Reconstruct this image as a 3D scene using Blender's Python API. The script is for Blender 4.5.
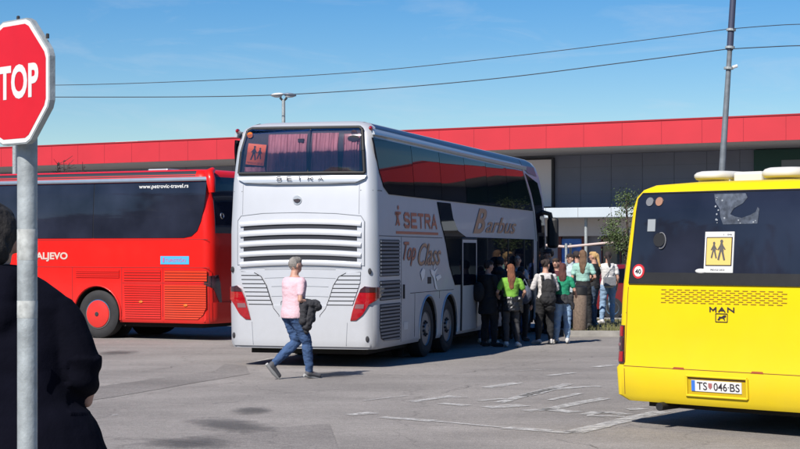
import bpy, bmesh, math, random
from mathutils import Vector, Matrix, noise
from mathutils.geometry import tessellate_polygon
R = math.radians
sin, cos, pi = math.sin, math.cos, math.pi
random.seed(7)
for o in list(bpy.data.objects): bpy.data.objects.remove(o)
S = bpy.context.scene
C = S.collection

# ------------------------------------------------------------------ camera
cam_d = bpy.data.cameras.new('camera'); cam = bpy.data.objects.new('camera', cam_d); C.objects.link(cam)
cam.location = (0, 0, 1.9); cam.rotation_euler = (R(90), 0, 0)
cam_d.sensor_width = 36; cam_d.lens = 36*1700/800; cam_d.shift_y = 25.5/800
cam_d.clip_start = .1; cam_d.clip_end = 3000
S.camera = cam

# ------------------------------------------------------------------ sun and sky
EL, AZ = R(43), R(211)                       # sun stands behind the camera, to the left
sd = bpy.data.lights.new('sun', 'SUN'); sun = bpy.data.objects.new('sun', sd); C.objects.link(sun)
sd.energy = 5.0; sd.angle = R(.5); sd.color = (1, .95, .88)
to_sun = Vector((sin(AZ)*cos(EL), cos(AZ)*cos(EL), sin(EL)))
sun.rotation_euler = to_sun.to_track_quat('Z', 'Y').to_euler(); sun.location = (0, -10, 30)
W_ = bpy.data.worlds.new('World'); S.world = W_; W_.use_nodes = True
nt = W_.node_tree; nd = nt.nodes; lk = nt.links; nd.clear()
wo = nd.new('ShaderNodeOutputWorld'); bg = nd.new('ShaderNodeBackground'); sky = nd.new('ShaderNodeTexSky')
sky.sky_type = 'NISHITA'; sky.sun_disc = False; sky.sun_elevation = EL; sky.sun_rotation = AZ
sky.air_density = 1.0; sky.dust_density = .15; sky.ozone_density = 4.0
bg.inputs[1].default_value = .072
tc = nd.new('ShaderNodeTexCoord'); mp = nd.new('ShaderNodeMapping'); mp.inputs['Scale'].default_value = (5, 5, 22)
mp.inputs['Rotation'].default_value = (0, R(6), 0)
ns = nd.new('ShaderNodeTexNoise'); ns.inputs['Scale'].default_value = 2.2; ns.inputs['Detail'].default_value = 7; ns.inputs['Roughness'].default_value = .62; ns.inputs['Distortion'].default_value = .7
rp = nd.new('ShaderNodeValToRGB'); rp.color_ramp.elements[0].position = .52; rp.color_ramp.elements[1].position = .9
rp.color_ramp.elements[1].color = (.30, .30, .30, 1)
mx = nd.new('ShaderNodeMix'); mx.data_type = 'RGBA'; mx.inputs['B'].default_value = (6.6, 7.2, 8.0, 1)
lk.new(tc.outputs['Generated'], mp.inputs[0]); lk.new(mp.outputs[0], ns.inputs['Vector']); lk.new(ns.outputs[0], rp.inputs[0])
lk.new(rp.outputs[0], mx.inputs['Factor']); hs = nd.new('ShaderNodeHueSaturation'); hs.inputs['Saturation'].default_value = 1.45; hs.inputs['Hue'].default_value = .508
lk.new(sky.outputs[0], hs.inputs['Color']); lk.new(hs.outputs[0], mx.inputs['A']); lk.new(mx.outputs['Result'], bg.inputs[0]); lk.new(bg.outputs[0], wo.inputs[0])
S.view_settings.view_transform = 'Standard'; S.view_settings.look = 'None'; S.view_settings.gamma = 1
S.view_settings.exposure = .55; S.view_settings.use_curve_mapping = False
S.cycles.max_bounces = 8; S.cycles.transparent_max_bounces = 12

# ------------------------------------------------------------------ materials
MAT = {}
def mat(name, col, rough=.6, metal=0, var=0, vscale=4, bump=0, bscale=40, coat=0, spec=.5, dirt=0, coords='Object', detail=4, emis=None, alpha=None):
    if name in MAT: return MAT[name]
    col = tuple(c*.70 for c in col)                # albedos are for the exposure above
    m = bpy.data.materials.new(name); m.use_nodes = True; MAT[name] = m
    t = m.node_tree; b = t.nodes['Principled BSDF']
    b.inputs['Base Color'].default_value = (*col, 1); b.inputs['Roughness'].default_value = rough
    b.inputs['Metallic'].default_value = metal; b.inputs['Specular IOR Level'].default_value = spec
    b.inputs['Coat Weight'].default_value = coat; b.inputs['Coat Roughness'].default_value = .04
    c = t.nodes.new('ShaderNodeTexCoord')
    if var or dirt:
        n = t.nodes.new('ShaderNodeTexNoise'); n.inputs['Scale'].default_value = vscale; n.inputs['Detail'].default_value = detail
        t.links.new(c.outputs[coords], n.inputs['Vector'])
        mm = t.nodes.new('ShaderNodeMapRange'); mm.inputs['From Min'].default_value = .3; mm.inputs['From Max'].default_value = .7
        mm.inputs['To Min'].default_value = 1-var; mm.inputs['To Max'].default_value = 1+var
        t.links.new(n.outputs[0], mm.inputs[0])
        x = t.nodes.new('ShaderNodeMix'); x.data_type = 'RGBA'; x.blend_type = 'MULTIPLY'; x.inputs['Factor'].default_value = 1
        x.inputs['A'].default_value = (*col, 1); t.links.new(mm.outputs[0], x.inputs['B']); out = x.outputs['Result']
        if dirt:
            g = t.nodes.new('ShaderNodeTexNoise'); g.inputs['Scale'].default_value = vscale*.45; g.inputs['Detail'].default_value = 8; g.inputs['Roughness'].default_value = .7
            t.links.new(c.outputs[coords], g.inputs['Vector'])
            # road dust: gathers low on the body
            sx = t.nodes.new('ShaderNodeSeparateXYZ'); t.links.new(c.outputs['Object'], sx.inputs[0])
            zr = t.nodes.new('ShaderNodeMapRange'); zr.inputs['From Min'].default_value = 1.5; zr.inputs['From Max'].default_value = .25
            zr.inputs['To Min'].default_value = .12; zr.inputs['To Max'].default_value = 1; t.links.new(sx.outputs[2], zr.inputs[0])
            mu = t.nodes.new('ShaderNodeMath'); mu.operation = 'MULTIPLY'; t.links.new(g.outputs[0], mu.inputs[0]); t.links.new(zr.outputs[0], mu.inputs[1])
            m2 = t.nodes.new('ShaderNodeMath'); m2.operation = 'MULTIPLY'; m2.inputs[1].default_value = dirt; t.links.new(mu.outputs[0], m2.inputs[0])
            y = t.nodes.new('ShaderNodeMix'); y.data_type = 'RGBA'; y.inputs['B'].default_value = (.15, .13, .11, 1)
            t.links.new(m2.outputs[0], y.inputs['Factor']); t.links.new(out, y.inputs['A']); out = y.outputs['Result']
            ra = t.nodes.new('ShaderNodeMath'); ra.operation = 'ADD'; ra.inputs[1].default_value = rough; t.links.new(m2.outputs[0], ra.inputs[0]); t.links.new(ra.outputs[0], b.inputs['Roughness'])
        t.links.new(out, b.inputs['Base Color'])
    if bump:
        n = t.nodes.new('ShaderNodeTexNoise'); n.inputs['Scale'].default_value = bscale; n.inputs['Detail'].default_value = 5
        t.links.new(c.outputs[coords], n.inputs['Vector']); bp = t.nodes.new('ShaderNodeBump'); bp.inputs['Strength'].default_value = bump
        bp.inputs['Distance'].default_value = .02
        t.links.new(n.outputs[0], bp.inputs['Height']); t.links.new(bp.outputs[0], b.inputs['Normal'])
    if emis: b.inputs['Emission Color'].default_value = (*col, 1); b.inputs['Emission Strength'].default_value = emis
    return m

M_white = mat('silver_white_paint', (.70, .72, .76), .45, .42, .02, 3, coat=.08, spec=.3, dirt=.45)
M_whiteS = mat('white_plastic', (.70, .71, .73), .4, dirt=.2)
M_red = mat('red_bus_paint', (.86, .008, .004), .34, 0, .03, 2, coat=.15, spec=.3, dirt=.3)
M_redorange = mat('orange_red_paint', (.84, .045, .006), .4, 0, .03, 2, coat=.1, spec=.3, dirt=.3)
M_yellow = mat('yellow_bus_paint', (.94, .68, .001), .42, 0, .025, 2.5, coat=.05, spec=.22, dirt=.28)
M_black = mat('black_rubber', (.012, .012, .013), .6, var=.2, vscale=12)
M_seam = mat('panel_gap', (.03, .03, .035), .8)
M_seamlight = mat('soft_panel_gap', (.33, .35, .38), .7)
M_seamred = mat('red_panel_gap', (.16, .01, .01), .7)
M_seamyel = mat('yellow_panel_gap', (.28, .13, .01), .7)
M_dark = mat('dark_underbody', (.01, .01, .01), .9)
M_glass = mat('tinted_bus_glass', (.006, .009, .018), .03, var=.3, vscale=.8, spec=.06)
M_glass2 = mat('smoked_bus_glass', (.022, .026, .044), .04, var=.35, vscale=1.2, spec=.42)
M_chrome = mat('chrome', (.6, .6, .62), .25, 1)
M_alu = mat('brushed_aluminium', (.42, .5, .58), .35, .7, .05, 5)
M_silver = mat('silver_strip', (.62, .66, .7), .35, .4)
M_lamp = mat('red_lamp_lens', (.42, .004, .012), .12, coat=1, var=.15, vscale=20)
M_lampd = mat('smoked_lamp_lens', (.06, .02, .03), .12, coat=1)
M_lampg = mat('clear_lamp_lens', (.25, .12, .13), .12, coat=1)
M_orange = mat('orange_reflector', (.8, .2, .02), .3)
M_sign_or = mat('orange_sign_sheet', (.95, .16, .03), .5)
M_sign_ye = mat('yellow_sign_sheet', (.85, .62, .18), .5)
M_card = mat('white_card', (.8, .8, .78), .6)
M_print = mat('dark_print', (.03, .02, .03), .6)
M_tyre = mat('tyre_rubber', (.022, .022, .024), .8, var=.2, vscale=8, bump=.2, bscale=60)
M_curtain = mat('dusty_rose_curtain', (.60, .25, .25), .9, var=.15, vscale=5)
M_gal = mat('galvanised_steel', (.42, .46, .47), .55, .25, .22, 22, bump=.1, bscale=90, detail=8)
M_signred = mat('stop_sign_red', (.72, .008, .02), .35, var=.05, vscale=10)
M_signwhite = mat('stop_sign_white', (.8, .8, .8), .4, var=.04, vscale=10)
M_band = mat('red_fascia', (.62, .02, .035), .6, var=.07, vscale=.5)
M_bandseam = mat('fascia_joint', (.42, .015, .03), .8)
M_wall = mat('dark_grey_cladding', (.29, .31, .39), .7, var=.06, vscale=.5)
M_soffit = mat('pale_soffit', (.6, .58, .57), .8, var=.05, vscale=.6)
M_canopy = mat('pale_grey_canopy', (.55, .62, .68), .6, var=.05, vscale=.7)
M_beige = mat('beige_panel', (.68, .63, .61), .8, var=.06, vscale=.8)
M_wglass = mat('shop_glass', (.05, .07, .085), .05, coat=.6, var=.3, vscale=.7)
M_poster = mat('blue_poster', (.05, .16, .5), .6, var=.4, vscale=1.6)
M_maroon = mat('maroon_frame', (.13, .03, .03), .6)
M_green = mat('dark_green_board', (.012, .09, .07), .5)
M_greyb = mat('grey_board', (.3, .33, .35), .5)
M_skin = mat('skin', (.58, .32, .23), .55, var=.06, vscale=20)
M_concrete = mat('kerb_concrete', (.36, .34, .31), .9, var=.15, vscale=6, bump=.4, bscale=50, coords='Object')
M_bark = mat('grey_bark', (.12, .09, .07), .9, var=.3, vscale=12, bump=.6, bscale=30)
M_leaf = mat('green_leaf', (.075, .115, .03), .6, var=.45, vscale=1.4)
M_leafd = mat('dark_tree_leaf', (.04, .07, .025), .7, var=.4, vscale=.6)
M_twig = mat('brown_twig', (.07, .04, .04), .9)
M_car = mat('dark_red_car_paint', (.22, .012, .015), .25, coat=.8, var=.03)
M_wire = mat('power_cable', (.03, .035, .05), .7)
def cloth(name, col, var=.1): return mat(name, col, .85, var=var, vscale=9, bump=.35, bscale=70)

def asphalt(name, base, seed=0.0, fine=260, wear=1.0):
    m = bpy.data.materials.new(name); m.use_nodes = True; t = m.node_tree; b = t.nodes['Principled BSDF']; N = t.nodes.new; L = t.links.new
    c = N('ShaderNodeTexCoord'); mpn = N('ShaderNodeMapping'); mpn.inputs['Location'].default_value = (seed, seed*2, 0); L(c.outputs['Object'], mpn.inputs[0])
    def nz(s, d, r=.5, sc=(1, 1, 1)):
        q = N('ShaderNodeMapping'); q.inputs['Scale'].default_value = sc; L(mpn.outputs[0], q.inputs[0])
        n = N('ShaderNodeTexNoise'); n.inputs['Scale'].default_value = s; n.inputs['Detail'].default_value = d; n.inputs['Roughness'].default_value = r; L(q.outputs[0], n.inputs['Vector']); return n.outputs[0]
    def rng(s, a, bb, lo, hi):
        r = N('ShaderNodeMapRange'); r.inputs['From Min'].default_value = a; r.inputs['From Max'].default_value = bb; r.inputs['To Min'].default_value = lo; r.inputs['To Max'].default_value = hi; L(s, r.inputs[0]); return r.outputs[0]
    def mul(a, bb):
        r = N('ShaderNodeMath'); r.operation = 'MULTIPLY'; L(a, r.inputs[0]); L(bb, r.inputs[1]); return r.outputs[0]
    f = mul(rng(nz(fine/4, 3, .8), .3, .7, .5, 1.5), rng(nz(24, 4, .8), .3, .7, .78, 1.22))
    g = rng(nz(9, 5, .7), .3, .7, .86, 1.14)
    big = rng(nz(.35, 6, .6), .3, .7, 1-.22*wear, 1+.16*wear)
    streak = rng(nz(.5, 5, .65, (.35, 1.6, 1)), .35, .7, 1+.06*wear, 1-.16*wear)
    vo = N('ShaderNodeTexVoronoi'); vo.feature = 'DISTANCE_TO_EDGE'; vo.inputs['Scale'].default_value = .33
    dist = N('ShaderNodeTexNoise'); dist.inputs['Scale'].default_value = 1.3; dist.inputs['Detail'].default_value = 5; L(mpn.outputs[0], dist.inputs['Vector'])
    ad = N('ShaderNodeVectorMath'); ad.operation = 'MULTIPLY_ADD'; ad.inputs[1].default_value = (1.1, 1.1, 1.1); L(dist.outputs[1], ad.inputs[0]); L(mpn.outputs[0], ad.inputs[2]); L(ad.outputs[0], vo.inputs['Vector'])
    cr = rng(vo.outputs['Distance'], 0, .008, .76, 1)
    v = mul(mul(mul(f, g), mul(big, streak)), cr)
    x = N('ShaderNodeMix'); x.data_type = 'RGBA'; x.blend_type = 'MULTIPLY'; x.inputs['Factor'].default_value = 1; x.inputs['A'].default_value = (*base, 1); L(v, x.inputs['B']); L(x.outputs['Result'], b.inputs['Base Color'])
    b.inputs['Roughness'].default_value = .88; b.inputs['Specular IOR Level'].default_value = .3
    bp = N('ShaderNodeBump'); bp.inputs['Strength'].default_value = .45; bp.inputs['Distance'].default_value = .01; L(f, bp.inputs['Height']); L(bp.outputs[0], b.inputs['Normal'])
    return m
ASPH = (.242, .222, .206)
M_asph = asphalt('worn_asphalt', ASPH)
M_patch = asphalt('asphalt_patch_light', (.262, .241, .225), 11)
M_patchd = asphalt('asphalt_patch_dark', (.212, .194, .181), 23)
def paint_mat():
    m = bpy.data.materials.new('worn_road_paint'); m.use_nodes = True; t = m.node_tree; b = t.nodes['Principled BSDF']; N = t.nodes.new; L = t.links.new
    c = N('ShaderNodeTexCoord'); n = N('ShaderNodeTexNoise'); n.inputs['Scale'].default_value = 5.5; n.inputs['Detail'].default_value = 10; n.inputs['Roughness'].default_value = .8; L(c.outputs['Object'], n.inputs['Vector'])
    r = N('ShaderNodeMapRange'); r.inputs['From Min'].default_value = .40; r.inputs['From Max'].default_value = .62; L(n.outputs[0], r.inputs[0])
    x = N('ShaderNodeMix'); x.data_type = 'RGBA'; x.inputs['A'].default_value = (.34, .325, .31, 1); x.inputs['B'].default_value = (.54, .53, .51, 1); L(r.outputs[0], x.inputs['Factor']); L(x.outputs['Result'], b.inputs['Base Color'])
    tr = N('ShaderNodeBsdfTransparent'); mixs = N('ShaderNodeMixShader')
    n2 = N('ShaderNodeTexNoise'); n2.inputs['Scale'].default_value = 7; n2.inputs['Detail'].default_value = 9; n2.inputs['Roughness'].default_value = .75; L(c.outputs['Object'], n2.inputs['Vector'])
    r2 = N('ShaderNodeMapRange'); r2.inputs['From Min'].default_value = .34; r2.inputs['From Max'].default_value = .60; L(n2.outputs[0], r2.inputs[0])
    L(r2.outputs[0], mixs.inputs[0]); L(tr.outputs[0], mixs.inputs[1]); L(b.outputs[0], mixs.inputs[2]); L(mixs.outputs[0], t.nodes['Material Output'].inputs[0])
    b.inputs['Roughness'].default_value = .8
    return m
M_paint = paint_mat()
def clear_glass(name, tint, refl=.12):
    m = bpy.data.materials.new(name); m.use_nodes = True; t = m.node_tree; t.nodes.clear(); N = t.nodes.new; L = t.links.new
    o = N('ShaderNodeOutputMaterial'); tr = N('ShaderNodeBsdfTransparent'); tr.inputs[0].default_value = (*tint, 1); g = N('ShaderNodeBsdfGlossy'); g.inputs['Roughness'].default_value = .03
    lw = N('ShaderNodeFresnel'); lw.inputs[0].default_value = 1.6; mi = N('ShaderNodeMixShader'); L(lw.outputs[0], mi.inputs[0]); L(tr.outputs[0], mi.inputs[1]); L(g.outputs[0], mi.inputs[2]); L(mi.outputs[0], o.inputs[0]); return m
M_clear = clear_glass('clear_rear_glass', (.86, .86, .92))

# ------------------------------------------------------------------ helpers
class MB:
    def __init__(s): s.v = []; s.f = []
    def add(s, vs, fs):
        k = len(s.v); s.v += [tuple(v) for v in vs]; s.f += [tuple(i+k for i in f) for f in fs]; return s
    def box(s, x0, x1, y0, y1, z0, z1, m=None):
        vs = [Vector((x, y, z)) for z in (z0, z1) for y in (y0, y1) for x in (x0, x1)]
        if m: vs = [m @ v for v in vs]
        return s.add(vs, [(0, 2, 3, 1), (4, 5, 7, 6), (0, 1, 5, 4), (2, 6, 7, 3), (0, 4, 6, 2), (1, 3, 7, 5)])
    def tube(s, pts, rs, n=10, sq=1):
        pts = [Vector(p) for p in pts]
        if not hasattr(rs, '__len__'): rs = [rs]*len(pts)
        rings = []; up = None
        for i, p in enumerate(pts):
            d = (pts[min(i+1, len(pts)-1)]-pts[max(i-1, 0)]).normalized()
            if up is None: up = Vector((0, 0, 1)) if abs(d.z) < .9 else Vector((0, 1, 0))
            a = d.cross(up).normalized(); up = a.cross(d).normalized()
            rings.append([p+rs[i]*(cos(t)*a+sin(t)*up*sq) for t in [2*pi*k/n for k in range(n)]])
        return s.loft(rings)
    def loft(s, rings, cap=True):
        n = len(rings[0]); vs = [v for r in rings for v in r]; fs = []
        for i in range(len(rings)-1):
            for k in range(n):
                fs.append((i*n+k, i*n+(k+1) % n, (i+1)*n+(k+1) % n, (i+1)*n+k))
        if cap: fs += [tuple(range(n-1, -1, -1)), tuple(range((len(rings)-1)*n, len(rings)*n))]
        return s.add(vs, fs)
    def lathe(s, prof, m=None, n=24):                      # prof: (radius, height) along local z
        rings = [[Vector((max(r, 1e-4)*cos(2*pi*k/n), max(r, 1e-4)*sin(2*pi*k/n), z)) for k in range(n)] for r, z in prof]
        if m: rings = [[m @ v for v in q] for q in rings]
        return s.loft(rings)
    def prism(s, poly, y0, y1, m=None):                    # poly in x,z extruded along y
        n = len(poly); vs = [Vector((x, y, z)) for y in (y0, y1) for x, z in poly]
        if m: vs = [m @ v for v in vs]
        tri = tessellate_polygon([[Vector((x, z, 0)) for x, z in poly]])
        fs = [tuple(t) for t in tri]+[tuple(i+n for i in reversed(t)) for t in tri]
        fs += [(i, (i+1) % n, n+(i+1) % n, n+i) for i in range(n)]
        return s.add(vs, fs)
    def ell(s, c, r, m=None, n=14, k=9):
        rings = [[Vector((r[0]*sin(a)*cos(2*pi*j/n), r[1]*sin(a)*sin(2*pi*j/n), -r[2]*cos(a))) for j in range(n)] for a in [pi*(i+.15)/(k-.7) for i in range(k)]]
        c = Vector(c); rings = [[(m @ v if m else v)+c for v in q] for q in rings]
        return s.loft(rings)
    def mesh(s, name):
        me = bpy.data.meshes.new(name); me.from_pydata(s.v, [], s.f); me.update(); return me
def recalc(me):
    b = bmesh.new(); b.from_mesh(me); bmesh.ops.recalc_face_normals(b, faces=b.faces); b.to_mesh(me); b.free()
def link(name, me, m=None, parent=None, smooth=0, loc=None, rot=None, bevel=0, fix=True):
    if fix: recalc(me)
    if m is not None: me.materials.clear(); me.materials.append(m)
    o = bpy.data.objects.new(name, me); C.objects.link(o)
    if parent is not None: o.parent = parent
    if loc: o.location = loc
    if rot: o.rotation_euler = rot
    if smooth: me.shade_smooth(); me.set_sharp_from_angle(angle=R(smooth))
    if bevel:
        b = o.modifiers.new('bevel', 'BEVEL'); b.width = bevel; b.segments = 2; b.limit_method = 'ANGLE'; b.angle_limit = R(40)
    return o
def mk(name, mb, m, parent=None, **k): return link(name, mb.mesh(name), m, parent, **k)
def tag(o, label=None, cat=None, group=None, kind=None):
    if label: o['label'] = label
    if cat: o['category'] = cat
    if group: o['group'] = group
    if kind: o['kind'] = kind
    return o
def thing(name, label, cat, loc=(0, 0, 0), rotz=0, group=None):
    o = bpy.data.objects.new(name, None); C.objects.link(o); o.location = loc; o.rotation_euler = (0, 0, rotz); o.empty_display_size = .2
    return tag(o, label, cat, group)
def evaluated(o):
    dg = bpy.context.evaluated_depsgraph_get(); dg.update()
    me = bpy.data.meshes.new_from_object(o.evaluated_get(dg)); return me
def remesh(mb, vox, smooth=3, fold=0, fscale=9, seed=0, fdir=(1, 1, 1)):
    me = mb.mesh('tmp'); recalc(me)
    o = bpy.data.objects.new('tmp', me); C.objects.link(o)
    r = o.modifiers.new('r', 'REMESH'); r.mode = 'VOXEL'; r.voxel_size = vox
    if smooth: s = o.modifiers.new('s', 'SMOOTH'); s.iterations = smooth; s.factor = .6
    out = evaluated(o); bpy.data.objects.remove(o); bpy.data.meshes.remove(me)
    if fold:
        ns_ = [v.normal.copy() for v in out.vertices]
        for v, n in zip(out.vertices, ns_):
            q = Vector((v.co.x*fdir[0], v.co.y*fdir[1], v.co.z*fdir[2]))*fscale+Vector((seed*3.1, seed, seed*7))
            a = noise.fractal(q, .9, 2, 3); v.co += n*fold*(a*.6+.25)
    return out

# surface panels: fn(u, v, off) -> point on a curved body
def rows_of(poly, nv):
    vs = [p[1] for p in poly]; lo, hi = min(vs), max(vs)
    samples = sorted(set([lo+(hi-lo)*i/nv for i in range(nv+1)]+[round(x, 5) for x in vs])); out = []
    for v in samples:
        vv = min(max(v, lo+1e-5), hi-1e-5); xs = []
        for i in range(len(poly)):
            (x0, y0), (x1, y1) = poly[i], poly[(i+1) % len(poly)]
            if (y0-vv)*(y1-vv) <= 0 and y0 != y1: xs.append(x0+(x1-x0)*(vv-y0)/(y1-y0))
        if len(xs) >= 2: out.append((vv, min(xs), max(xs)))
    return out
def add_panel(mb, fn, poly, off=.006, thick=.012, nv=8, nu=12, bulge=0):
    rw = rows_of(poly, nv); k = len(mb.v); n = len(rw); w = nu+1
    for lay in (0, 1):
        for i, (v, a, b) in enumerate(rw):
            for j in range(w):
                t = j/nu; e = 0
                if bulge and lay == 0: e = bulge*math.sqrt(max(0, 1-(2*i/(n-1)-1)**2))
                mb.v.append(tuple(fn(a+(b-a)*t, v, off-thick*lay+e)))
    for i in range(n-1):
        for j in range(nu):
            p = k+i*w+j; q = p+n*w
            mb.f.append((p, p+1, p+w+1, p+w)); mb.f.append((q, q+w, q+w+1, q+1))
    for j in range(nu):
        for i in (0, n-1):
            p = k+i*w+j; q = p+n*w; mb.f.append((p, q, q+1, p+1))
    for i in range(n-1):
        for j in (0, nu):
            p = k+i*w+j; q = p+n*w; mb.f.append((p, p+w, q+w, q))
    return mb
def panel(name, fn, poly, m, parent, off=.006, thick=.012, nv=8, nu=12, bulge=0, smooth=40):
    return mk(name, add_panel(MB(), fn, poly, off, thick, nv, nu, bulge), m, parent, smooth=smooth)
def clip(poly, lo, hi):
    for lim, sg in ((lo, 1), (hi, -1)):
        out = []
        for i in range(len(poly)):
            a, b = poly[i], poly[(i+1) % len(poly)]; da, db = sg*(a[1]-lim), sg*(b[1]-lim)
            if da >= 0: out.append(a)
            if da*db < 0: t = da/(da-db); out.append((a[0]+(b[0]-a[0])*t, lim))
        poly = out
        if len(poly) < 3: return []
    return poly
def grille(name, fn, poly, parent, m_back, m_slat, n, duty=.6, off=.004, rise=.02, nu=6):
    g = panel(name, fn, poly, m_back, parent, off=off, nu=nu)
    zs = [p[1] for p in poly]; lo, hi = min(zs), max(zs); h = (hi-lo)/n; mb = MB()
    for i in range(n):
        q = clip(poly, lo+h*(i+.5-duty/2), lo+h*(i+.5+duty/2))
        if q: add_panel(mb, fn, q, off+rise, rise+.002, 2, nu)
    mk('slats', mb, m_slat, g); return g
def line(name, fn, pts, m, parent, w=.008, off=.004):
    mb = MB()
    for (a, b) in zip(pts[:-1], pts[1:]):
        n = max(1, int(max(abs(a[0]-b[0]), abs(a[1]-b[1]))/.12)); P = []
        for i in range(n+1): t = i/n; P.append(fn(a[0]+(b[0]-a[0])*t, a[1]+(b[1]-a[1])*t, off-w*.4))
        mb.tube(P, w/2, 6)
    return mk(name, mb, m, parent)
def text_pts(s, shear=0, spacing=1, bold=0):
    cu = bpy.data.curves.new('t', 'FONT'); cu.body = s; cu.shear = shear; cu.space_character = spacing; cu.offset = bold; cu.resolution_u = 4
    o = bpy.data.objects.new('t', cu); C.objects.link(o); me = evaluated(o); bpy.data.objects.remove(o)
    vs = [v.co.copy() for v in me.vertices]; fs = [tuple(p.vertices) for p in me.polygons]
    x0 = min(v.x for v in vs); x1 = max(v.x for v in vs); y0 = min(v.y for v in vs); y1 = max(v.y for v in vs)
    return [((v.x-x0)/(x1-x0), (v.y-y0)/(y1-y0)) for v in vs], fs
def text_on(name, s, fn, u0, u1, v0, v1, m, parent, off=.012, shear=0, spacing=1, bold=0, slope=0):
    vs, fs = text_pts(s, shear, spacing, bold); mb = MB()
    mb.add([fn(u0+(u1-u0)*a, v0+(v1-v0)*b+slope*a, off) for a, b in vs], fs)
    return mk(name, mb, m, parent, fix=False)
def flat(mb, fn, poly, off):
    tri = tessellate_polygon([[Vector((x, z, 0)) for x, z in poly]]); mb.add([fn(x, z, off) for x, z in poly], [tuple(t) for t in tri])
GLY = dict(S=[[(1, .86), (.8, 1), (.2, 1), (0, .84), (0, .66), (.2, .53), (.8, .47), (1, .34), (1, .16), (.8, 0), (.2, 0), (0, .14)]], E=[[(1, 1), (0, 1), (0, 0), (1, 0)], [(0, .5), (.85, .5)]], T=[[(0, 1), (1, 1)], [(.5, 1), (.5, 0)]],
           R=[[(0, 0), (0, 1), (.8, 1), (1, .85), (1, .65), (.8, .5), (0, .5)], [(.5, .5), (1, 0)]], A=[[(0, 0), (.5, 1), (1, 0)], [(.2, .32), (.8, .32)]], M=[[(0, 0), (0, 1), (.5, .3), (1, 1), (1, 0)]], N=[[(0, 0), (0, 1), (1, 0), (1, 1)]])
def block_text(s, fn, u0, u1, v0, v1, w, m, parent, off=.01, gap=.28, name='letter'):
    n = len(s); cw = (u1-u0)/(n+(n-1)*gap)
    for i, ch in enumerate(s):
        mb = MB(); a0 = u0+i*cw*(1+gap); o = off
        for st in GLY[ch]:
            P = [(a0+w/2+(cw-w)*x, v0+w/2+(v1-v0-w)*z) for x, z in st]
            for p, q in zip(P[:-1], P[1:]):
                d = Vector((q[0]-p[0], q[1]-p[1])); L = d.length; d /= L; nn = Vector((-d.y, d.x))*w/2; e = d*w/2; o += .0004
                mb.add([fn(p[0]-e.x+nn.x, p[1]-e.y+nn.y, o), fn(q[0]+e.x+nn.x, q[1]+e.y+nn.y, o), fn(q[0]+e.x-nn.x, q[1]+e.y-nn.y, o), fn(p[0]-e.x-nn.x, p[1]-e.y-nn.y, o)], [(0, 1, 2, 3)])
        mk(name, mb, m, parent, fix=False)
def disc(cx, cz, r, n=16, sy=1): return [(cx+r*cos(2*pi*i/n), cz+r*sy*sin(2*pi*i/n)) for i in range(n)]
def children(fn, cx, cz, h, m, parent, off, mirror=1):
    """two walking children, the pictogram of a school transport sign"""
    mb = MB(); P = lambda pts, ox, s: flat(mb, fn, [(cx+mirror*(ox+x*s)*h, cz+(z*s)*h) for x, z in pts], off)
    for ox, s in ((-.16, 1.0), (.26, .8)):
        P([(x*.085, .42+z*.085) for x, z in disc(0, 0, 1, 10)], ox, s)
        P([(-.07, .33), (.07, .33), (.11, -.05), (-.14, -.05)], ox, s)
        P([(-.12, -.05), (.0, -.05), (-.14, -.5), (-.24, -.48)], ox, s)
        P([(.0, -.05), (.1, -.05), (.2, -.46), (.1, -.5)], ox, s)
        P([(.05, .3), (.22, .02), (.17, -.02), (.02, .18)], ox, s); P([(-.05, .3), (-.24, .04), (-.19, 0), (-.03, .18)], ox, s)
    return mk('pictogram', mb, m, parent, fix=False)

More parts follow.
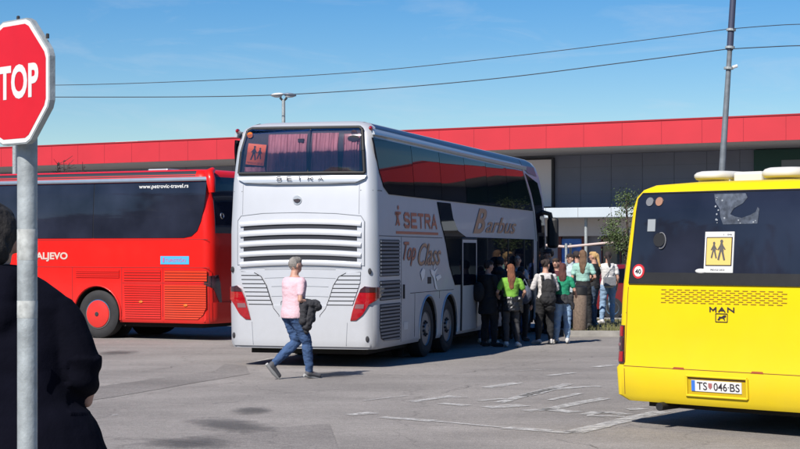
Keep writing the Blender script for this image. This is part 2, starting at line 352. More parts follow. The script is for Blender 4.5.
# ------------------------------------------------------------------ bus bodies
class Body:
    """prof rows: (z, half width, rear inset, front inset)"""
    def __init__(s, prof, L, bow=.05, fb=.12, rc=.16):
        s.p = prof; s.L = L; s.bow = bow; s.fb = fb; s.rc = rc
    def at(s, z):
        p = s.p
        if z <= p[0][0]: return p[0][1:]
        for a, b in zip(p[:-1], p[1:]):
            if z <= b[0]: t = (z-a[0])/(b[0]-a[0]); return tuple(a[i]+(b[i]-a[i])*t for i in (1, 2, 3))
        return p[-1][1:]
    def corner(s, ax, w, rc):
        t = ax-(w-rc); return rc-math.sqrt(max(rc*rc-t*t, 0)) if t > 0 else 0
    def ry(s, x, z):
        w, r, f = s.at(z); ax = min(abs(x), w); rc = min(s.rc, w*.5); return r+s.bow*(ax/w)**2+s.corner(ax, w, rc)
    def fy(s, x, z):
        w, r, f = s.at(z); ax = min(abs(x), w); rc = min(s.rc*1.6, w*.5); return s.L-f-s.fb*(ax/w)**2-s.corner(ax, w, rc)
    def rear(s, u, v, off): return Vector((u, s.ry(u, v)-off, v))
    def front(s, u, v, off): return Vector((u, s.fy(u, v)+off, v))
    def right(s, u, v, off): return Vector((s.at(v)[0]+off, u, v))
    def left(s, u, v, off): return Vector((-s.at(v)[0]-off, u, v))
    def ring(s, z):
        w, r, f = s.at(z); out = []; N = 8
        xs = []
        for rc, fy in ((min(s.rc, w*.5), 0), (min(s.rc*1.6, w*.5), 1)):
            c = [w-rc+rc*sin(pi/2*i/6) for i in range(7)]; m = [(-1+2*i/N)*(w-rc) for i in range(N+1)]
            x = [-q for q in reversed(c[1:])]+m+c[1:]
            if fy: xs = [Vector((q, s.fy(q, z), z)) for q in reversed(x)]
            else: out = [Vector((q, s.ry(q, z), z)) for q in x]
        return out+xs
    def build(s, name, m, parent, wells, wr):
        zs = []
        for a, b in zip(s.p[:-1], s.p[1:]):
            k = max(1, int((b[0]-a[0])/.25)); zs += [a[0]+(b[0]-a[0])*i/k for i in range(k)]
        zs.append(s.p[-1][0]); mb = MB().loft([s.ring(z) for z in zs])
        o = mk(name, mb, m, parent)
        cut = MB(); cups = []
        for (y, zc) in wells:
            for sg in (1, -1):
                mm = Matrix.Translation((sg*1.6, y, zc)) @ Matrix.Rotation(-sg*pi/2, 4, 'Y')
                cut.lathe([(wr, 0), (wr, 1.0)], mm, 32)
                cups.append((sg, y, zc))
        cm = cut.mesh('cut'); recalc(cm); co = bpy.data.objects.new('cut', cm); C.objects.link(co)
        bo = o.modifiers.new('b', 'BOOLEAN'); bo.object = co; bo.operation = 'DIFFERENCE'; bo.solver = 'EXACT'; co.parent = parent
        me = evaluated(o); o.modifiers.clear(); o.data = me; bpy.data.objects.remove(co)
        me.shade_smooth(); me.set_sharp_from_angle(angle=R(35))
        for sg, y, zc in cups:
            mm = Matrix.Translation((sg*(s.at(zc)[0]-.012), y, zc)) @ Matrix.Rotation(-sg*pi/2, 4, 'Y')
            w = MB(); n = 32
            prof = [(wr-.003, 0), (wr-.004, .55), (.02, .56)]
            rings = [[mm @ Vector((r*cos(2*pi*k/n), r*sin(2*pi*k/n), z)) for k in range(n)] for r, z in prof]
            w.loft(rings, cap=False)
            # clip below the sill
            w.f = [f for f in w.f if max(w.v[i][2] for i in f) > s.p[0][0]+.03]
            mk('wheel_housing', w, M_dark, parent)
        return o
def wheel(parent, x, y, r, sg, hub='steel', w=.28):
    """x = outer face, sg = which side it faces"""
    mm = Matrix.Translation((x, y, r)) @ Matrix.Rotation(sg*pi/2, 4, 'Y')
    t = MB().lathe([(r*.6, -w), (r*.9, -w), (r*.985, -w*.9), (r, -w*.75), (r, -w*.25), (r*.985, -w*.1), (r*.9, 0), (r*.75, .008), (r*.62, -.01), (r*.6, -.05)], mm, 40)
    root = mk('wheel', t, M_tyre, parent, smooth=40)
    if hub == 'steel':
        mk('rim', MB().lathe([(r*.62, -.03), (r*.60, -.01), (r*.57, -.03), (r*.5, -.10), (r*.33, -.12), (r*.28, -.04), (r*.2, -.03), (r*.17, .01), (0, .015)], mm, 32), mat('dull_rim', (.30, .31, .33), .45, .6), root, smooth=40)
        mb = MB()
        for i in range(10):
            a = 2*pi*i/10; m2 = mm @ Matrix.Translation((r*.245*cos(a), r*.245*sin(a), -.035)); mb.lathe([(.02, 0), (.018, .035), (0, .04)], m2, 8)
            m2 = mm @ Matrix.Translation((r*.43*cos(a+.3), r*.43*sin(a+.3), -.112)); mb.lathe([(.034, 0), (.03, .006), (0, .007)], m2, 10)
        mk('wheel_nuts', mb, M_seam, root)
    else:
        mk('rim', MB().lathe([(r*.62, -.03), (r*.61, .0), (r*.58, .004)], mm, 32), M_chrome, root, smooth=40)
        mk('hub_cap', MB().lathe([(r*.575, 0), (r*.55, .02), (r*.35, .045), (r*.1, .05), (0, .05)], mm, 32), hub, root, smooth=40)
        mk('hub_centre', MB().lathe([(r*.1, .05), (r*.08, .062), (0, .063)], mm, 12), M_seam, root)
    return root
def place_bus(px, D, th): return Vector(((px-400)/1700*D, D, 0)), R(th)
def corner_to_center(c, th, half): return c-Vector((cos(th), -sin(th), 0))*half

# ------------------------------------------------------------------ ground
def sheet(name, poly, z, m):
    tri = tessellate_polygon([[Vector((x, y, 0)) for x, y in poly]])
    me = bpy.data.meshes.new(name); me.from_pydata([(x, y, z) for x, y in poly], [], [tuple(t) for t in tri]); me.update()
    for p in me.polygons:
        if p.normal.z < 0: p.flip()
    me.materials.append(m); o = bpy.data.objects.new(name, me); C.objects.link(o); o['kind'] = 'structure'; return o
def G(px, py):
    Y = 1.9*1700/(py-250); return ((px-400)/1700*Y, Y)
M_field = mat('dry_ground', (.16, .17, .10), .95, var=.3, vscale=.2)
sheet('ground', [(-900, -900), (900, -900), (900, 900), (-900, 900)], -.02, M_field)
sheet('parking_asphalt', [(-70, 4), (60, 4), (75, 110), (-75, 130)], 0, M_asph)
sheet('parking_asphalt', [(-70, -110), (60, -110), (60, 3.9), (-70, 3.9)], 0, M_asph)
# repaired strips, stains and one painted shadow in the asphalt
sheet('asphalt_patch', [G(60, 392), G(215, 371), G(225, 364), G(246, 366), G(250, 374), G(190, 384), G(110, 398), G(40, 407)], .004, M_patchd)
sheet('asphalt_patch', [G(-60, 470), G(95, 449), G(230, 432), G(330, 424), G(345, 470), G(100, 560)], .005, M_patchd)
def stain_shadow_mat():
    m = bpy.data.materials.new('soft_stain_and_shadow'); m.use_nodes = True; t = m.node_tree; b = t.nodes['Principled BSDF']; N = t.nodes.new; L = t.links.new
    b.inputs['Base Color'].default_value = (.07, .066, .064, 1); b.inputs['Roughness'].default_value = .7
    c = N('ShaderNodeTexCoord'); ln = N('ShaderNodeVectorMath'); ln.operation = 'LENGTH'; L(c.outputs['Object'], ln.inputs[0])
    q = N('ShaderNodeNewGeometry'); n = N('ShaderNodeTexNoise'); n.inputs['Scale'].default_value = 3; n.inputs['Detail'].default_value = 7; n.inputs['Roughness'].default_value = .7; L(q.outputs['Position'], n.inputs['Vector'])
    ad = N('ShaderNodeMath'); ad.operation = 'MULTIPLY_ADD'; ad.inputs[1].default_value = 1.3; L(n.outputs[0], ad.inputs[0]); L(ln.outputs['Value'], ad.inputs[2])
    r = N('ShaderNodeMapRange'); r.inputs['From Min'].default_value = .95; r.inputs['From Max'].default_value = 1.5; r.inputs['To Min'].default_value = .5; r.inputs['To Max'].default_value = 0; L(ad.outputs[0], r.inputs[0])
    tr = N('ShaderNodeBsdfTransparent'); mi = N('ShaderNodeMixShader'); L(r.outputs[0], mi.inputs[0]); L(tr.outputs[0], mi.inputs[1]); L(b.outputs[0], mi.inputs[2]); L(mi.outputs[0], t.nodes['Material Output'].inputs[0]); return m
M_stain_shadow = stain_shadow_mat()
def blob(px, py, rx, ry, z=.009, rot=0):
    cx, cy = G(px, py); ax = abs(G(px+rx, py)[0]-cx); ay = abs(G(px, py-ry)[1]-cy)
    me = bpy.data.meshes.new('stain_and_shadow'); me.from_pydata([(-1, -1, 0), (1, -1, 0), (1, 1, 0), (-1, 1, 0)], [], [(0, 1, 2, 3)]); me.materials.append(M_stain_shadow)
    o = bpy.data.objects.new('stain_and_shadow', me); C.objects.link(o); o.location = (cx, cy, z); o.scale = (ax*1.4, ay*1.6, 1); o.rotation_euler = (0, 0, rot); o['kind'] = 'structure'
blob(253, 411, 20, 3.2); blob(232, 426, 34, 7, .010, .5); blob(118, 353, 18, 1.8); blob(190, 444, 40, 5, .011, .3); blob(330, 375, 26, 2.5, .012)  # leftmost blob is the wedge of a cast shadow, painted on the asphalt
# worn letters and lines
def stroke(mb, a, b, w0, w1):
    (x0, y0), (x1, y1) = G(*a), G(*b); d = Vector((x1-x0, y1-y0)); n = max(2, int(d.length/.25)); nn = Vector((-d.y, d.x)).normalized(); P = []
    for i in range(n+1):
        t = i/n; w = (w0+(w1-w0)*t)/2*(1+random.uniform(-.1, .1)); c = Vector((x0, y0))+d*t; P.append((c+nn*w, c-nn*w))
    k = len(mb.v)
    for p, q in P: mb.v += [(p.x, p.y, .0075), (q.x, q.y, .0075)]
    for i in range(n): mb.f.append((k+2*i, k+2*i+2, k+2*i+3, k+2*i+1))
def Z(x, y): return (340+x/2.667, 330+y/2.667)
def crack(pts, seed, w=.014):
    random.seed(seed); P = []
    for a, b in zip(pts[:-1], pts[1:]):
        A, B_ = Vector(G(*a)), Vector(G(*b)); n = max(3, int((B_-A).length/.22))
        for i in range(n): P.append(A.lerp(B_, i/n)+Vector((random.uniform(-.05, .05), random.uniform(-.05, .05))))
    vs = []; fs = []
    for i, p in enumerate(P):
        d = (P[min(i+1, len(P)-1)]-P[max(i-1, 0)]).normalized(); q = Vector((-d.y, d.x))*w*random.uniform(.3, 1)/2; vs += [(p.x+q.x, p.y+q.y, .013), (p.x-q.x, p.y-q.y, .013)]
    for i in range(len(P)-1): fs.append((2*i, 2*i+1, 2*i+3, 2*i+2))
    me = bpy.data.meshes.new('asphalt_crack'); me.from_pydata(vs, [], fs); me.update()
    for p in me.polygons:
        if p.normal.z < 0: p.flip()
    me.materials.append(M_crack); o = bpy.data.objects.new('asphalt_crack', me); C.objects.link(o); o['kind'] = 'structure'
M_crack = asphalt('crack_filler', (.13, .12, .112), 41)
for k, pts in enumerate([[(110, 400), (190, 388), (250, 381)], [(420, 398), (470, 386), (540, 390), (600, 384)], [(140, 372), (180, 366), (235, 368)], [(150, 440), (210, 446), (260, 449)], [(380, 372), (440, 376), (520, 366), (600, 356)], [(560, 440), (600, 449), (640, 455)]]): crack(pts, 50+k)
mb = MB(); random.seed(4)
for pts, w in [([(20, 228), (90, 222)], .22), ([(110, 234), (250, 244)], .2), ([(250, 244), (440, 262)], .07), ([(440, 262), (620, 275)], .24), ([(620, 275), (700, 256), (800, 232), (860, 219)], .24),
               ([(190, 193), (300, 177)], .16), ([(270, 197), (340, 203)], .18), ([(300, 181), (340, 180)], .12), ([(390, 155), (475, 142)], .2), ([(370, 190), (440, 184)], .12),
               ([(425, 195), (520, 168), (610, 145)], .17), ([(390, 208), (490, 202)], .3), ([(490, 178), (560, 160), (640, 153), (692, 151)], .2), ([(560, 188), (640, 170)], .1),
               ([(555, 123), (625, 115)], .14), ([(680, 100), (725, 95)], .2), ([(495, 217), (560, 212), (640, 195), (710, 183)], .2), ([(540, 211), (630, 221)], .26),
               ([(655, 227), (690, 220), (730, 222), (762, 227)], .2), ([(658, 230), (760, 232)], .16), ([(775, 210), (800, 214)], .25), ([(60, 190), (180, 176)], .05), ([(470, 110), (560, 106)], .05)]:
    for a, b in zip(pts[:-1], pts[1:]): stroke(mb, Z(*a), Z(*b), w*.9, w)
for pts, w in [([(255, 362), (300, 353), (345, 347)], .07), ([(262, 366), (310, 357)], .05), ([(112, 416), (118, 415)], .03)]:
    for a, b in zip(pts[:-1], pts[1:]): stroke(mb, a, b, w, w)
mk('road_markings', mb, M_paint, fix=False)['kind'] = 'structure'
for o in [bpy.data.objects['road_markings']]:
    for p in o.data.polygons:
        if p.normal.z < 0: p.flip()

# raised verge where the photographer stands
mb = MB().box(-14, 14, -6, 7.2, .004, .25); mk('pavement', mb, M_concrete, bevel=.02)['kind'] = 'structure'

# ------------------------------------------------------------------ supermarket, far side
FB = Vector((0, 75, 0)); FR = R(-30.8)
bl = thing('supermarket_building', 'long low supermarket with a bright red band along its flat roof and dark grey cladding', 'building', FB, FR)
U0, U1 = -75, 60
mk('wall', MB().box(U0+1, U1-1, 5, 45, 0, 6.15), M_wall, bl)
mk('roof', MB().box(U0, U1, .35, 46, 6.42, 6.95), mat('roof_felt', (.2, .2, .2), .9), bl)
mk('soffit', MB().box(U0+.02, U1-.02, .04, 5.2, 6.16, 6.40), M_soffit, bl)
fa = mk('fascia', MB().box(U0, U1, 0, .3, 6.17, 7.13), M_band, bl)
mb = MB()
u = U0+1.3
while u < U1: mb.box(u-.012, u+.012, -.006, .1, 6.18, 7.12); u += 1.72
mk('fascia_joints', mb, M_bandseam, fa)
mk('coping', MB().box(U0-.02, U1+.02, -.03, .36, 7.133, 7.19), mat('red_coping', (.5, .03, .04), .4, .3), bl)
mb = MB()
for k in range(90):
    uu = U0+1.5+k*1.48
    if uu < U1-1.2: mb.box(uu-.01, uu+.01, 4.985, 5.05, 3.8, 6.14)
for z in (4.4, 5.0, 5.6): mb.box(U0+1.2, U1-1.2, 4.99, 5.04, z-.008, z+.008)
mk('cladding_joints', mb, mat('cladding_joint', (.255, .27, .335), .8), bl)
sb = mk('signboard', MB().box(1.6, 5.05, 4.86, 4.98, 3.86, 5.98), mat('pale_panel', (1.2, 1.12, 1.12), .7), bl); tag(sb, 'pale blank panel on the dark wall')
mb = MB()
for q in ((1.5, 1.6, 3.8, 6.06), (5.05, 5.16, 3.8, 6.06)): mb.box(q[0], q[1], 4.84, 4.984, q[2], q[3])
mb.box(1.6, 5.05, 4.84, 4.984, 5.98, 6.06); mb.box(1.6, 5.05, 4.84, 4.984, 3.8, 3.86); mk('frame', mb, M_wall if False else mat('dark_frame', (.05, .05, .06), .6), sb)
gb = mk('signboard', MB().box(14.5, 22.5, 4.82, 4.98, 4.55, 6.12), M_green, bl); tag(gb, 'dark green board below the red roof band')
mk('panel', MB().box(15.72, 18.6, 4.76, 4.815, 5.1, 5.66), M_greyb, gb)
text_on('lettering', 'MARKET', lambda a, b, o: Vector((a, 4.76-o, b)), 16.5, 18.4, 5.2, 5.5, M_wall, gb, off=.01) if False else None
# entrance canopy and ground floor
cn = mk('canopy', MB().box(.5, 26, 2.6, 4.97, 3.30, 3.74), M_canopy, bl, bevel=.03)
mb = MB(); u = 1.2
while u < 26: mb.box(u-.012, u+.012, 2.592, 2.7, 3.31, 3.73); u += 1.55
mk('canopy_joints', mb, M_seamlight, cn)
mk('beige_wall', MB().box(.6, 25.9, 4.2, 4.96, 2.52, 3.296), M_beige, bl)
def shopwin(u0, u1, z0, z1, fm=None):
    w = mk('window', MB().box(u0, u1, 4.86, 4.96, z0, z1), M_wglass, bl); b = MB(); t = .05; f = fm or M_greyb
    for q in ((u0, u0+t, z0, z1), (u1-t, u1, z0, z1)): b.box(q[0], q[1], 4.80, 4.857, q[2], q[3])
    b.box(u0+t, u1-t, 4.80, 4.857, z1-t, z1); b.box(u0+t, u1-t, 4.80, 4.857, z0, z0+t); b.box((u0+u1)/2-.02, (u0+u1)/2+.02, 4.80, 4.856, z0+t, z1-t)
    mk('frame', b, f, w); return w
for a in range(12): shopwin(.9+a*2.05 if a < 2 else 2.0+a*2.05+1.4, (.9+a*2.05 if a < 2 else 2.0+a*2.05+1.4)+1.85, .15, 2.45, M_maroon if a in (2, 5) else None)
pw = mk('poster', MB().box(5.62, 6.62, 4.72, 4.785, 1.3, 2.40), M_poster, bl); tag(pw, 'blue poster beside the entrance')
mb = MB()
for q in ((5.45, 5.615), (6.625, 6.8)): mb.box(q[0], q[1], 4.66, 4.79, 0.1, 2.5)
mk('poster_frame', mb, M_maroon, bl)
for u in (4.9, 7.55, 12.5, 17.5): mk('column', MB().lathe([(.07, 0.005), (.07, 3.29)], Matrix.Translation((u, 3.1, 0)), 14), M_gal, bl, smooth=40)
mk('roof_vent', MB().box(-18.5, -17.0, 2.6, 3.6, 6.97, 7.42), mat('white_metal', (.75, .75, .73), .5), bl, bevel=.03)
mk('base_course', MB().box(U0+1, U1-1, 4.9, 4.985, .004, .14), M_concrete, bl) if False else None

# ------------------------------------------------------------------ white double-decker coach
pos, th = place_bus(376, 27.9, -16.55)
setra = thing('double_decker_coach', 'silver white double-decker touring coach with its slatted engine cover towards us', 'bus', corner_to_center(pos, th, 1.275), th)
B = Body([(.30, 1.235, .03, .1), (.36, 1.265, .01, .06), (1.0, 1.275, 0, .02), (2.2, 1.275, .0, .02), (3.0, 1.25, .04, .16), (3.6, 1.20, .10, .45), (3.8, 1.165, .16, .7), (3.9, 1.12, .22, .9), (3.97, 1.02, .32, 1.15), (4.01, .86, .48, 1.4), (4.03, .5, .8, 1.8)], 13.89, bow=.05, fb=.18, rc=.17)
B.build('body', M_white, setra, [(3.17, .50), (4.62, .50), (11.6, .50)], .575)
for y in (3.17, 4.62, 11.6):
    for sg in (1, -1): wheel(setra, sg*1.235, y, .505, sg)
mk('underbody', MB().box(-1.0, 1.0, .4, 13.3, .2, .42), M_dark, setra)
rr, rs = B.rear, B.right
# rear window: surround, curtains, glass
ro = panel('rear_window', rr, [(-1.10, 3.14), (1.08, 3.13), (1.05, 3.5), (1.0, 3.84), (.95, 3.885), (-.93, 3.9), (-1.0, 3.86), (-1.07, 3.5)], M_black, setra, off=.006)
tag(ro)
def curtain(u0, u1, v0, v1, n, seed):
    random.seed(seed); mb = MB(); w = 90; rows = 6; ph = random.random()*6
    for i in range(rows+1):
        for j in range(w+1):
            t = j/w; v = v0+(v1-v0)*i/rows; u = u0+(u1-u0)*t+.012*sin(t*40+i*.5)
            d = .020+.009*sin(t*n*2*pi+ph+.8*sin(t*9))+.004*sin(t*n*5+i*.4)
            mb.v.append(tuple(rr(u, v, d)))
    for i in range(rows):
        for j in range(w): p = i*(w+1)+j; mb.f.append((p, p+1, p+w+2, p+w+1))
    return mk('curtain', mb, M_curtain, ro, smooth=80)
curtain(-.60, .09, 3.17, 3.79, 13, 1); curtain(.16, .62, 3.17, 3.80, 9, 2); curtain(.70, .98, 3.17, 3.78, 5, 3); curtain(-1.0, -.62, 3.17, 3.26, 4, 4)
gl = panel('glass', rr, [(-1.07, 3.17), (1.05, 3.16), (1.02, 3.5), (.98, 3.83), (.94, 3.865), (-.92, 3.88), (-.98, 3.84), (-1.05, 3.5)], M_clear, ro, off=.055, thick=.004)
mb = MB()
for a, b in (((-1.09, 3.155), (1.07, 3.145)), ((1.07, 3.145), (1.04, 3.5)), ((1.04, 3.5), (.99, 3.85)), ((.99, 3.85), (.94, 3.885)), ((.94, 3.885), (-.92, 3.897)), ((-.92, 3.897), (-.99, 3.86)), ((-.99, 3.86), (-1.06, 3.5)), ((-1.06, 3.5), (-1.09, 3.155))):
    n = max(1, int(abs(b[0]-a[0])/.15)); mb.tube([rr(a[0]+(b[0]-a[0])*i/n, a[1]+(b[1]-a[1])*i/n, .028) for i in range(n+1)], .03, 8)
mk('window_seal', mb, M_black, ro, smooth=60)
mk('divider', MB().tube([rr(.125, 3.17, .045), rr(.125, 3.87, .045)], .014, 6), M_black, ro)
# school transport sign inside the window, hanging a little crooked
def tilt(fn, cx, cz, a):
    return lambda u, v, o: fn(cx+(u-cx)*cos(a)+(v-cz)*sin(a), cz-(u-cx)*sin(a)+(v-cz)*cos(a), o)
ft = tilt(rr, -.79, 3.465, R(6))
sg_ = panel('children_sign', ft, [(-.97, 3.275), (-.615, 3.275), (-.615, 3.65), (-.97, 3.65)], M_print, setra, off=.040, thick=.008)
tag(sg_, 'orange school transport sign with two children')
panel('sheet', ft, [(-.955, 3.29), (-.63, 3.29), (-.63, 3.635), (-.955, 3.635)], M_sign_or, sg_, off=.043, thick=.004)
children(ft, -.79, 3.485, .24, M_print, sg_, .0455)
text_on('lettering', 'ПРЕВОЗ ДЕЦЕ', ft, -.935, -.65, 3.30, 3.335, M_print, sg_, off=.0455)
for u in (-.93, .87): mk('high_brake_lamp', MB().prism(disc(0, 0, .05, 14), 0, .012, Matrix.Translation(rr(u, 3.79, .046))), M_orange if u < 0 else M_lampd, setra)
mk('round_vent', MB().prism(disc(0, 0, .1, 20, .5), 0, .01, Matrix.Translation(rr(.87, 3.70, .048))), M_black, setra)
mk('window_camera', MB().box(-.05, .05, -.03, .03, -.03, .03, Matrix.Translation(rr(-.02, 3.68, .015))), M_seam, setra)
# ledge and letters
lg = panel('rear_ledge', rr, [(-1.12, 3.11), (1.11, 3.10), (1.08, 3.05), (.93, 2.985), (.4, 2.965), (-.45, 2.97), (-.98, 3.0), (-1.1, 3.06)], M_silver, setra, off=.035, thick=.04, bulge=.02)
block_text('SETRA', rr, -.40, .40, 3.025, 3.095, .013, M_print, lg, off=.08, gap=1.1)
# lid seams, badge
for u in (-1.02, .985): line('lid_seam', rr, [(u, 2.97), (u, 2.48)], M_seamlight, setra)
line('side_seam', rr, [(-1.2, 2.86), (-1.03, 2.86)], M_seam, setra, .012); line('side_seam', rr, [(1.0, 2.86), (1.2, 2.86)], M_seam, setra, .012)
bd = mk('badge', MB().prism([(-.06, 0), (-.045, -.035), (0, -.055), (.045, -.035), (.06, 0), (.02, .012), (-.03, .005)], 0, .03, Matrix.Translation(rr(-.06, 2.72, .03))), M_print, setra)
mk('badge_ring', MB().prism(disc(0, 0, .075, 20), 0, .02, Matrix.Translation(rr(-.06, 2.71, .014))), M_silver, setra)
# louvre frame and slats
frm = [(-1.10, 1.66), (1.08, 1.65), (1.08, 2.36), (1.02, 2.45), (.6, 2.49), (-.02, 2.51), (-.65, 2.50), (-1.04, 2.46), (-1.10, 2.38)]
lv = panel('louvre_panel', rr, frm, M_white, setra, off=.012, thick=.02)
line('louvre_outline', rr, frm[2:]+[frm[0]], M_seamlight, lv, .014, .018); line('louvre_outline', rr, [(1.08, 1.65), (1.08, 2.36)], M_seamlight, lv, .014, .018)
def arch(u): return .035*(1-(u/1.0)**2)
rra = lambda u, v, o: rr(u, v+arch(u), o)
for k, z in enumerate((2.255, 2.085, 1.915, 1.75)):
    panel('air_gap', rra, [(-.99, z-.036), (.96, z-.036), (.96, z+.03), (-.99, z+.03)], mat('louvre_dark', (.012, .014, .024), .6), lv, off=.018, thick=.01, nv=2)
    panel('slat', rra, [(-1.05, z+.03), (1.03, z+.03), (1.03, z+.10), (-1.05, z+.10)], M_white, lv, off=.034, thick=.04, nv=6, bulge=.010)
panel('slat', rra, [(-1.05, z-.13), (1.03, z-.13), (1.03, z-.052), (-1.05, z-.052)], M_white, lv, off=.028, thick=.03, nv=6, bulge=.008)
for z in (1.56, 1.42, 1.28, 1.12): line('lid_groove', rra, [(-.62 if z > 1.3 else -.5, z), (.6 if z > 1.3 else .48, z)], M_seamlight, setra, .012)
line('lid_groove', rra, [(-1.06, 1.585), (1.04, 1.585)], M_seamlight, setra, .008)
vl = [(-1.04, 1.55), (-.80, 1.53), (-.68, 1.47), (-.59, 1.33), (-.52, 1.12), (-.455, .95), (-.36, .84), (-.36, .815), (-.83, .81), (-.9, 1.0), (-.97, 1.2), (-1.03, 1.38)]
vr = [(-u-.02, v) for u, v in vl]
for q in (vl, vr):
    g = grille('grille', rr, q, setra, M_seam, M_white, 11, .76, off=.006, rise=.012)
    k = q[1:8]; line('grille_edge', rr, k, M_seam, setra, .013, .022)
line('lid_groove', rr, [(-.28, 1.08), (-.33, 1.06), (-.34, .9), (-.28, .84), (-.2, .84)], M_seam, setra, .012)
# lamps
ll = [(-1.268, 1.30), (-1.10, 1.32), (-1.03, 1.27), (-.96, 1.12), (-.89, .90), (-.855, .76), (-.95, .77), (-1.06, .86), (-1.16, 1.02), (-1.268, 1.10)]
for sg in (1, -1):
    q = [(sg*-u, v) for u, v in ll]; t = panel('tail_lamp', rr, q, M_lamp, setra, off=.03, thick=.04, nv=10, bulge=.02)
    panel('dark_lens', rr, clip(q, 1.22, 1.4), M_lampd, t, off=.052, thick=.012, nv=3)
    panel('reversing_lens', rr, [(sg*u, v) for u, v in ((1.08, .96), (.93, .96), (.95, 1.03), (1.09, 1.03))], M_lampg, t, off=.053, thick=.006, nv=2)
fs = lambda u, v, o: rs(u, v, o)
panel('side_lamp', fs, [(.16, 1.12), (.30, 1.16), (.42, 1.25), (.42, 1.30), (.16, 1.30)], M_lampd, setra, off=.02, thick=.03)
# bumper
bm = panel('bumper', rr, [(-1.26, .34), (1.26, .34), (1.27, 1.0), (1.17, .98), (1.05, .80), (.93, .73), (.7, .70), (-.7, .71), (-.93, .74), (-1.05, .81), (-1.17, .99), (-1.27, 1.02)], M_white, setra, off=.02, thick=.03, nv=12, nu=26)
for u in (-.84, .80): line('bumper_seam', rr, [(u, .73), (u-.02*(1 if u > 0 else -1), .36)], M_seamlight, bm, .012, .024)
for u, v in ((-1.2, 1.58), (1.17, 1.56), (-1.17, .5), (1.13, .47)): mk('towing_cap', MB().ell(rr(u, v, .02), (.03, .02, .05)), M_seam, setra)
for sg in (1, -1): mk('marker_lamp', MB().ell((sg*1.15, .16, 3.86), (.032, .07, .038)), M_lamp, setra, smooth=60)
# right side
panel('roof_rail', rs, [(.16, 3.76), (11.6, 3.70), (11.6, 3.78), (.16, 3.86)], M_silver, setra, off=.025, thick=.03, nv=3, nu=30, bulge=.02)
panel('roof_rail', B.left, [(.16, 3.76), (11.6, 3.70), (11.6, 3.78), (.16, 3.86)], M_silver, setra, off=.025, thick=.03, nv=3, nu=30, bulge=.02)
M_navy = mat('navy_roof_paint', (.045, .06, .11), .35, spec=.4)
for side in (rs, B.left):
    panel('roof_edge', side, [(.45, 3.885), (12.0, 3.81), (12.0, 4.0), (.5, 4.0)], M_navy, setra, off=.006, nv=8, nu=24)
    panel('front_edge', side, [(11.28, 3.79), (11.8, 3.64), (12.7, 3.60), (12.55, 3.8), (12.3, 3.9), (12.1, 3.98), (11.2, 3.98)], M_navy, setra, off=.012, nv=10)
upper = [(.14, 3.71), (.19, 3.5), (.32, 3.15), (.5, 2.93), (.80, 2.815), (12.0, 2.79), (11.75, 3.1), (11.2, 3.66)]
rot90 = lambda pl: [(b, a) for a, b in pl]
cuts = [0, 2.25, 4.1, 5.9, 7.7, 9.5, 13]
for side in (rs, B.left):
    panel('window_seal', side, upper, M_black, setra, off=.004, thick=.01, nv=10, nu=14)
    for i, (a, b) in enumerate(zip(cuts[:-1], cuts[1:])):
        q = rot90(clip(rot90(upper), a+.012, b-.012))
        # each pane is bonded on a hair out of plane, which breaks the reflections
        k = (-1)**i*.004
        panel('side_window', (lambda u, v, o, s=side, a=a, b=b, k=k: s(u, v, o+k*((u-a)/(b-a)-.5)*2)), q, M_glass, setra, off=.018, thick=.03, nv=8, nu=6, smooth=20)
    panel('front_pillar', side, [(11.30, 3.72), (11.22, 3.72), (11.75, 3.18), (12.08, 2.75), (12.3, 2.1), (12.42, 2.1), (12.2, 2.8), (11.9, 3.2)], M_silver, setra, off=.02, thick=.03)
    panel('front_side_window', side, [(11.45, 3.62), (12.7, 3.45), (13.0, 3.1), (13.22, 2.5), (13.3, 1.3), (12.55, 1.3), (12.5, 2.1), (12.3, 2.75), (12.0, 3.2)], M_glass, setra, off=.02, thick=.03)
panel('lower_window', rs, [(3.79, 2.77), (4.70, 2.77), (4.85, 2.5), (5.2, 2.26), (5.8, 2.15), (12.0, 2.14), (12.0, 1.24), (5.0, 1.24), (4.6, 1.6), (4.35, 2.0), (4.0, 2.4)], M_glass, setra, off=.018, thick=.03, nu=20)
panel('lower_window', B.left, [(3.8, 2.1), (12.0, 2.1), (12.0, 1.24), (3.8, 1.24)], M_glass, setra, off=.018, thick=.03, nu=20)
d = panel('door', rs, [(5.45, .36), (6.6, .36), (6.6, 2.1), (5.45, 2.1)], M_white, setra, off=.03, thick=.03)
panel('door_window', rs, [(5.53, 1.22), (6.52, 1.22), (6.52, 2.04), (5.53, 2.04)], M_glass, d, off=.036, thick=.01)
line('door_seal', rs, [(5.45, .36), (5.45, 2.12), (6.62, 2.12), (6.62, .36)], M_black, d, .035, .03)
panel('interior_panel', rs, [(6.72, .40), (7.4, .40), (7.4, 1.2), (6.72, 1.2)], M_silver, setra, off=.01, thick=.01)
for y in (7.5, 9.4, 11.0, 11.85): line('window_post', rs, [(y, 1.24), (y, 2.13)], M_black, setra, .06, .03)
d = panel('door', rs, [(12.45, .36), (13.2, .36), (13.2, 2.3), (12.45, 2.3)], M_black, setra, off=.03, thick=.03)
panel('door_window', rs, [(12.52, .6), (13.14, .6), (13.14, 2.22), (12.52, 2.22)], M_glass, d, off=.036, thick=.01)
for z0, z1, y1 in ((1.47, 2.07, 1.32), (1.08, 1.40, 1.36)):
    grille('side_grille', rs, [(.25, z0), (y1, z0), (y1, z1), (.25, z1)], setra, M_seam, mat('grille_grey', (.20, .22, .26), .5), max(5, int((z1-z0)/.055)), .55, off=.008, rise=.014)
grille('side_grille', rs, [(.25, .62), (.34, .46), (.5, .42), (1.38, .40), (1.38, 1.02), (.25, 1.02)], setra, M_seam, MAT['grille_grey'], 11, .55, off=.008, rise=.014)
